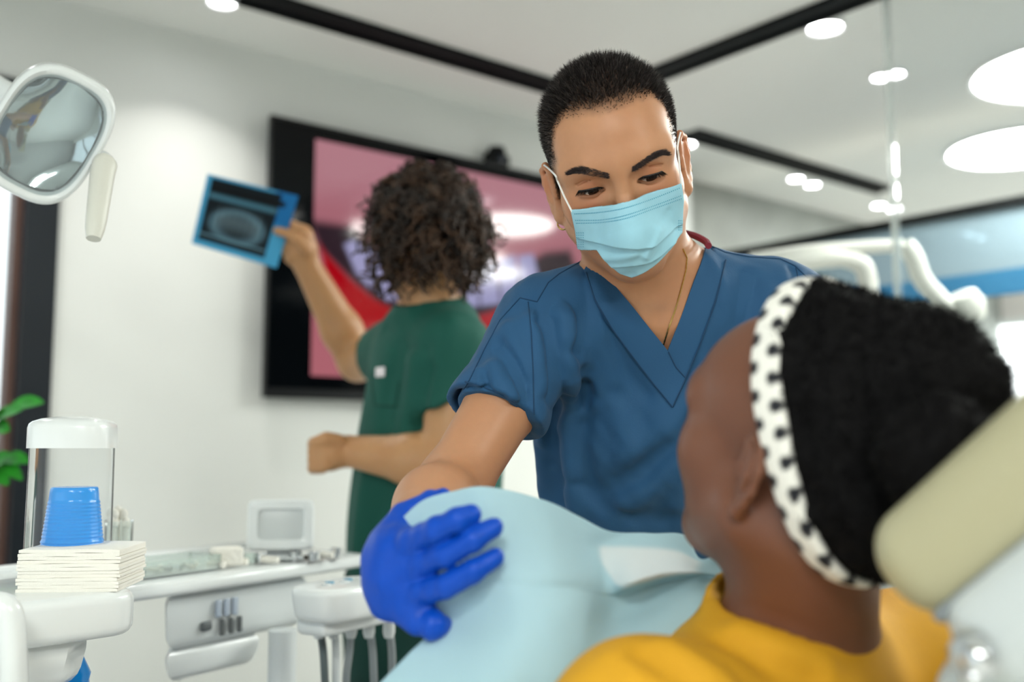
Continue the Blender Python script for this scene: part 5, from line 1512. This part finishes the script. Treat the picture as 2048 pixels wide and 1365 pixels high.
# headband with printed dots
def band(P):
    q = pq(P)
    s = (q - PO.astype(np.float32)) @ PN.astype(np.float32)
    d = np.minimum(cap_(q), head_core(q) - .008) - .006
    return smax(smax(d, np.abs(s + .004) - .0132, .006), -(d + .008), .002)
V, F = sdf_arrays(band, PH - .17, PH + .19, .0024)
q = (V - PH) @ PR / PS; s_ = (q - PO) @ PN + .004
e_z = np.array([0, -.464, .886]); th = np.arctan2(q[:, 0], q @ e_z - .03) * .105
C = np.tile(np.array(lin('efece4')), (len(V), 1))
pit = .0245; k_ = np.round(th / pit)
for off, sh in ((-.0085, 0.0), (.0085, .5)):
    tt = (th / pit - sh) - np.round(th / pit - sh)
    dd = np.sqrt((tt * pit / 1.15) ** 2 + ((s_ - off)) ** 2)
    w = np.clip((.0052 * (1 if off else .62) - dd) / .0012 + .5, 0, 1)[:, None]
    C = C * (1 - w) + np.array(lin('15171f')) * w
link('headband', npmesh('headband', V, F, True, C), mat('dotted_cotton', 'efece4', 0.8, attr='Col'), pat)
# shirt
PFD = Folds()
def shirt0(P):
    t = pat_torso(P) - .008
    t = smin(t, sd_chain(P, [pSL, pSL * .3 + EBL * .7], [.064, .056]), .05)
    return smin(t, sd_chain(P, [pSR, pSR * .3 + EBR * .7], [.062, .056]), .05)
for pts, a, w in (([(1340, 1290), (1400, 1330), (1450, 1365)], .006, .012), ([(1300, 1310), (1360, 1350), (1400, 1400)], -.008, .012), ([(1480, 1260), (1560, 1300), (1650, 1330)], .006, .014), ([(1470, 1290), (1540, 1330), (1620, 1365)], -.008, .014), ([(1220, 1320), (1260, 1350), (1280, 1400)], .005, .012)):
    PFD.add(shirt0, pts, a, w)
NA = pl_((0, .012, -.05)); nd = (NA - pNB) / np.linalg.norm(NA - pNB)
def shirt(P):
    d = shirt0(P) - PFD(P) + .0015 * noise3(P, 60, 3)
    col = sd_rc(P, pNB - nd * .02 + np.array([-.004, 0, 0]), pNB + nd * .034 + np.array([-.006, .004, 0]), .074, .064)
    col = smax(np.abs(col) - .0028, (P - (pNB + nd * .036).astype(np.float32)) @ nd.astype(np.float32), .002)
    d = smax(d, -sd_chain(P, [pNB - nd * .005, NA], [.063, .06]), .004)
    d = smin(d, np.maximum(col, -((P - (pNB - nd * .03).astype(np.float32)) @ nd.astype(np.float32))), .012)
    # sleeves end above the elbow
    for J, E in ((pSL, EBL), (pSR, EBR)):
        ee = (E - J) / np.linalg.norm(E - J); d = np.where(sd_rc(P, J, E + ee * .1, .072, .072) < 0, np.maximum(d, (P - (J * .25 + E * .75).astype(np.float32)) @ ee.astype(np.float32)), d)
    return np.maximum(d, -((P - (PEL * .9 + pNB * .1).astype(np.float32)) @ ((pNB - PEL) / np.linalg.norm(pNB - PEL)).astype(np.float32)))
V, F = sdf_arrays(shirt, np.minimum.reduce([pSL, PEL, pSR, EBL]) - .12, np.maximum.reduce([pSR, pNB, PEL]) + .13, .0042)
link('shirt', npmesh('shirt', V, F), mat('mustard_cotton', 'd99f1c', 0.8, noise=0.12, nscale=25, bump=0.06, bscale=300), pat)
def jeans(P):
    d = None
    for s in (-1, 1):
        o = LTP * .09 * s
        e = sd_chain(P, [PEL + o, KN + o, AN + o], [.1, .068, .052]); d = e if d is None else smin(d, e, .04)
    d = smin(d, sd_rc(P, PEL - LTP * .06, PEL + LTP * .06, .135, .135), .04)
    return np.maximum(d, (P - (AN - FTP * .03).astype(np.float32)) @ FTP.astype(np.float32))
V, F = sdf_arrays(jeans, np.minimum(PEL, AN) - .24, np.maximum(PEL, AN) + .24, .009)
link('trousers', npmesh('trousers', V, F), mat('denim', '3d5270', 0.85, noise=0.2, nscale=40), pat)
for s in (-1, 1):
    c = AN + LTP * .09 * s
    def sh_(P, c=c): return smin(sd_rc(P, c, c + FTP * .06 - UPV * .01, .045, .045), sd_chain(P, [c + FTP * .06 - UPV * .02, c + FTP * .09 + UPV * .1], [.045, .036]), .03)
    V, F = sdf_arrays(sh_, c - .14, c + .2, .009)
    link('shoe', npmesh('shoe', V, F), M_WHITE, pat)

# ---- dental chair
chr_ = empty('dental_chair', (PEL[0], PEL[1], 0), label='cream and white dental chair with a padded headrest under the patient', cat='dental chair')
M_CREAM = mat('cream_leather', 'b5af8e', 0.4, spec=0.5, bump=0.04, bscale=220)
TILT = math.radians(50)
eL = -PF * math.sin(TILT) + UPV * math.cos(TILT); eM = PF * math.cos(TILT) + UPV * math.sin(TILT); eS = PL
HRc = PH - eM * .147 + eL * .18
RH = np.stack([eS, eM, eL], 1)
def hr_sdf(size, rad, off, curve, cyl=0.0):
    size = np.array(size, np.float32)
    def f(P):
        q = (P - (HRc + eM * off).astype(np.float32)) @ RH.astype(np.float32)
        q = q.copy(); q[:, 1] -= curve * (q[:, 0] / .1) ** 2 + cyl * (q[:, 2] / .15) ** 2
        e = np.abs(q) - (size - rad)
        return np.sqrt((np.maximum(e, 0) ** 2).sum(1)) + np.minimum(e.max(1), 0) - rad
    return f
V, F = sdf_arrays(hr_sdf((.102, .036, .13), .034, 0.0, .012), HRc - .25, HRc + .25, .004)
hd = link('headrest_cushion', npmesh('headrest_cushion', V, F), M_CREAM, chr_)
V, F = sdf_arrays(hr_sdf((.096, .032, .118), .028, -.054, .010, -.003), HRc - .25, HRc + .25, .004)
hs_ = link('headrest_shell', npmesh('headrest_shell', V, F), mat('chair_white', 'ccd2d2', 0.35), chr_)
V, F = sdf_arrays(hr_sdf((.090, .004, .114), .0035, -.034, .011, -.001), HRc - .25, HRc + .25, .0035)
link('headrest_gasket', npmesh('headrest_gasket', V, F), mat('gasket_grey', '8b9296', 0.5), chr_)
# backrest
bd = (pNB - PEL) / np.linalg.norm(pNB - PEL); bm_ = np.cross(bd, LTP); bm_ /= np.linalg.norm(bm_)
if bm_ @ FTP < 0: bm_ = -bm_
RB = np.stack([LTP, bm_, bd], 1)
def slab(c, Rm, size, rad, h, lo=.5, bow=0.0):
    size = np.array(size, np.float32); Rm = Rm.astype(np.float32); c_ = np.array(c, np.float32)
    def f(P):
        q = (P - c_) @ Rm
        q = q.copy(); q[:, 1] -= bow * (q[:, 0] / .2) ** 2
        e = np.abs(q) - (size - rad)
        return np.sqrt((np.maximum(e, 0) ** 2).sum(1)) + np.minimum(e.max(1), 0) - rad
    ext = np.abs(Rm) @ size + .05
    return sdf_arrays(f, c_ - ext, c_ + ext, h)
bc = (pNB + PEL) / 2 - bm_ * .15 + bd * .09
V, F = slab(bc, RB, (.22, .035, .285), .034, .007, bow=.03); link('backrest_cushion', npmesh('backrest_cushion', V, F), M_CREAM, chr_)
V, F = slab(bc - bm_ * .05, RB, (.21, .03, .27), .028, .007, bow=.02); link('backrest_shell', npmesh('backrest_shell', V, F), MATS['chair_white'], chr_)
RS = np.stack([LTP, UPV, -FTP], 1)
sc_ = PEL + FTP * .18 - UPV * .175
V, F = slab(sc_, RS, (.23, .04, .32), .038, .008, bow=.02); link('seat_cushion', npmesh('seat_cushion', V, F), M_CREAM, chr_)
lc = (KN + AN) / 2 + FTP * .1 - UPV * .13; ld = (AN - KN) / np.linalg.norm(AN - KN)
RLG = np.stack([LTP, np.cross(-ld, LTP) * -1, -ld], 1)
if RLG[2, 1] < 0: RLG[:, 1] *= -1; RLG[:, 0] *= -1
V, F = slab(lc - UPV * .0, RLG, (.2, .035, .27), .034, .008); link('leg_cushion', npmesh('leg_cushion', V, F), M_CREAM, chr_)
V, F = slab(sc_ - UPV * .09, RS, (.16, .07, .25), .04, .009); link('seat_frame', npmesh('seat_frame', V, F), MATS['chair_white'], chr_)
cb = np.array([sc_[0], sc_[1], 0])
zb = sc_[2] - .14
MB().lathe([(.09, 0), (.085, zb)], cb, 28).build('column', MATS['chair_white'], chr_)
MB().prism(sq_poly(.26, .42, 4, 40), .06, M4(np.stack([LTP, FTP, UPV], 1), cb), .015).build('floor_plate', MATS['chair_white'], chr_)
# headrest bracket with chrome ball joint
b0 = HRc - eM * .085 - eL * .03; b1 = bc + bd * .25 - bm_ * .06
MB().tube(crom([b0, b0 - eM * .02 - eL * .06, b1 + bd * .06, b1], 14), .02, 16).build('headrest_bracket', MATS['chair_white'], chr_)
bj = pix(1955, 1316, .575)
MB().lathe([(max(1e-4, .0105 * math.sin(a)), -.0105 * math.cos(a)) for a in np.linspace(.01, math.pi - .01, 14)], bj, 24).build('ball_joint', M_CHROME, chr_)
MB().lathe([(.014, -.004), (.0155, 0), (.014, .004), (.0105, .004), (.0105, -.004), (.014, -.004)], bj + np.array([.002, .006, 0]), 28, axis=(.3, 1, .2), cap=False).build('joint_collar', M_STEEL, chr_)
MB().box(bj + np.array([.045, .03, .0]), (.07, .03, .11), .012, Rz(-.3) @ Ry(.5)).build('joint_housing', MATS['chair_white'], chr_)
MB().lathe([(max(1e-4, .006 * math.sin(a)), -.006 * math.cos(a)) for a in np.linspace(.01, math.pi - .01, 10)], pix(1945, 1356, .572), 16).build('bolt', M_CHROME, chr_)

# ---- paper bib held up over the patient's chest
net = [[(795, 1045, .875), (845, 1002, .875), (905, 984, .87), (975, 975, .865), (1090, 1004, .875), (1160, 1036, .89), (1222, 1064, .90), (1300, 1067, .935), (1368, 1070, .95), (1402, 1118, .94), (1462, 1085, .93)],
       [(825, 1110, .862), (870, 1075, .862), (930, 1060, .855), (1000, 1060, .845), (1090, 1075, .845), (1150, 1088, .865), (1196, 1098, .885), (1272, 1100, .885), (1350, 1106, .915), (1402, 1124, .92), (1465, 1130, .91)],
       [(845, 1160, .853), (895, 1140, .85), (950, 1135, .838), (1020, 1138, .822), (1100, 1145, .822), (1165, 1150, .842), (1214, 1160, .862), (1265, 1150, .845), (1330, 1138, .865), (1398, 1140, .90), (1465, 1150, .89)],
       [(852, 1185, .851), (905, 1165, .848), (960, 1160, .835), (1025, 1165, .818), (1103, 1172, .818), (1168, 1176, .836), (1222, 1184, .858), (1268, 1166, .838), (1334, 1150, .862), (1402, 1146, .895), (1466, 1156, .885)],
       [(856, 1196, .850), (908, 1178, .846), (963, 1173, .832), (1030, 1177, .815), (1105, 1184, .814), (1170, 1188, .834), (1224, 1196, .862), (1270, 1182, .872), (1336, 1164, .892), (1404, 1154, .900), (1467, 1162, .883)],
       [(878, 1245, .842), (930, 1235, .832), (985, 1230, .815), (1045, 1230, .80), (1110, 1230, .80), (1170, 1230, .818), (1225, 1234, .852), (1280, 1220, .862), (1340, 1200, .872), (1405, 1186, .88), (1470, 1185, .87)],
       [(815, 1310, .832), (885, 1310, .815), (950, 1310, .795), (1020, 1310, .78), (1090, 1310, .78), (1160, 1305, .79), (1220, 1295, .815), (1285, 1280, .825), (1350, 1255, .84), (1415, 1235, .85), (1470, 1220, .855)],
       [(740, 1390, .825), (820, 1395, .805), (900, 1400, .785), (980, 1400, .77), (1060, 1395, .77), (1135, 1385, .775), (1210, 1370, .79), (1280, 1345, .80), (1350, 1310, .82), (1415, 1280, .835), (1470, 1255, .845)],
       [(640, 1520, .82), (740, 1530, .80), (830, 1540, .785), (920, 1540, .77), (1010, 1530, .77), (1100, 1510, .775), (1190, 1480, .785), (1270, 1440, .80), (1350, 1390, .81), (1415, 1340, .825), (1470, 1300, .835)]]
nr, nc = 110, 110
rows_ = [crom([pix(*p) for p in r], nc) for r in net]
V = np.stack([crom([r[k] for r in rows_], nr) for k in range(nc)], 1).reshape(-1, 3)
V = V + noise3(V, 45, 6)[:, None] * np.array([0, .0022, .0006]) + noise3(V, 160, 7)[:, None] * np.array([0, .0005, 0])
ii = np.arange(nr * nc).reshape(nr, nc)
Fq = np.stack([ii[:-1, :-1], ii[1:, :-1], ii[1:, 1:], ii[:-1, 1:]], -1).reshape(-1, 4)
M_BIB = mat('bib_paper', 'bddde7', 0.9, attr='Col', bump=0.08, bscale=90)
nt = M_BIB.node_tree; bs = nt.nodes['Principled BSDF']; tl_ = nt.nodes.new('ShaderNodeBsdfTranslucent'); tl_.inputs[0].default_value = (*lin('c8e4ec'), 1)
mx = nt.nodes.new('ShaderNodeMixShader'); mx.inputs[0].default_value = .3
out = [n_ for n_ in nt.nodes if n_.type == 'OUTPUT_MATERIAL'][0]
nt.links.new(bs.outputs[0], mx.inputs[1]); nt.links.new(tl_.outputs[0], mx.inputs[2]); nt.links.new(mx.outputs[0], out.inputs[0])
rr_, cc_ = np.meshgrid(np.linspace(0, 8, nr), np.linspace(0, 10, nc), indexing='ij')
wf = (np.clip((rr_ - .75) / .25, 0, 1) * np.clip((3.35 - rr_) / .1, 0, 1) * np.clip((cc_ - 5.95 - .35 * np.clip(rr_ - 1.5, 0, 2)) / .2, 0, 1) * np.clip((9.1 - cc_) / .3, 0, 1)).reshape(-1, 1)
BC = np.array(lin('bddde7')) * (1 - wf) + np.array(lin('f2f7f8')) * wf          # the white reverse shows on the turned-over flap
bib = link('paper_bib', npmesh('paper_bib', V, Fq, True, BC), M_BIB)
sm = bib.modifiers.new('thickness', 'SOLIDIFY'); sm.thickness = .0008; sm.offset = 0
tag(bib, 'pale blue paper bib held over the chest of the patient', 'bib')
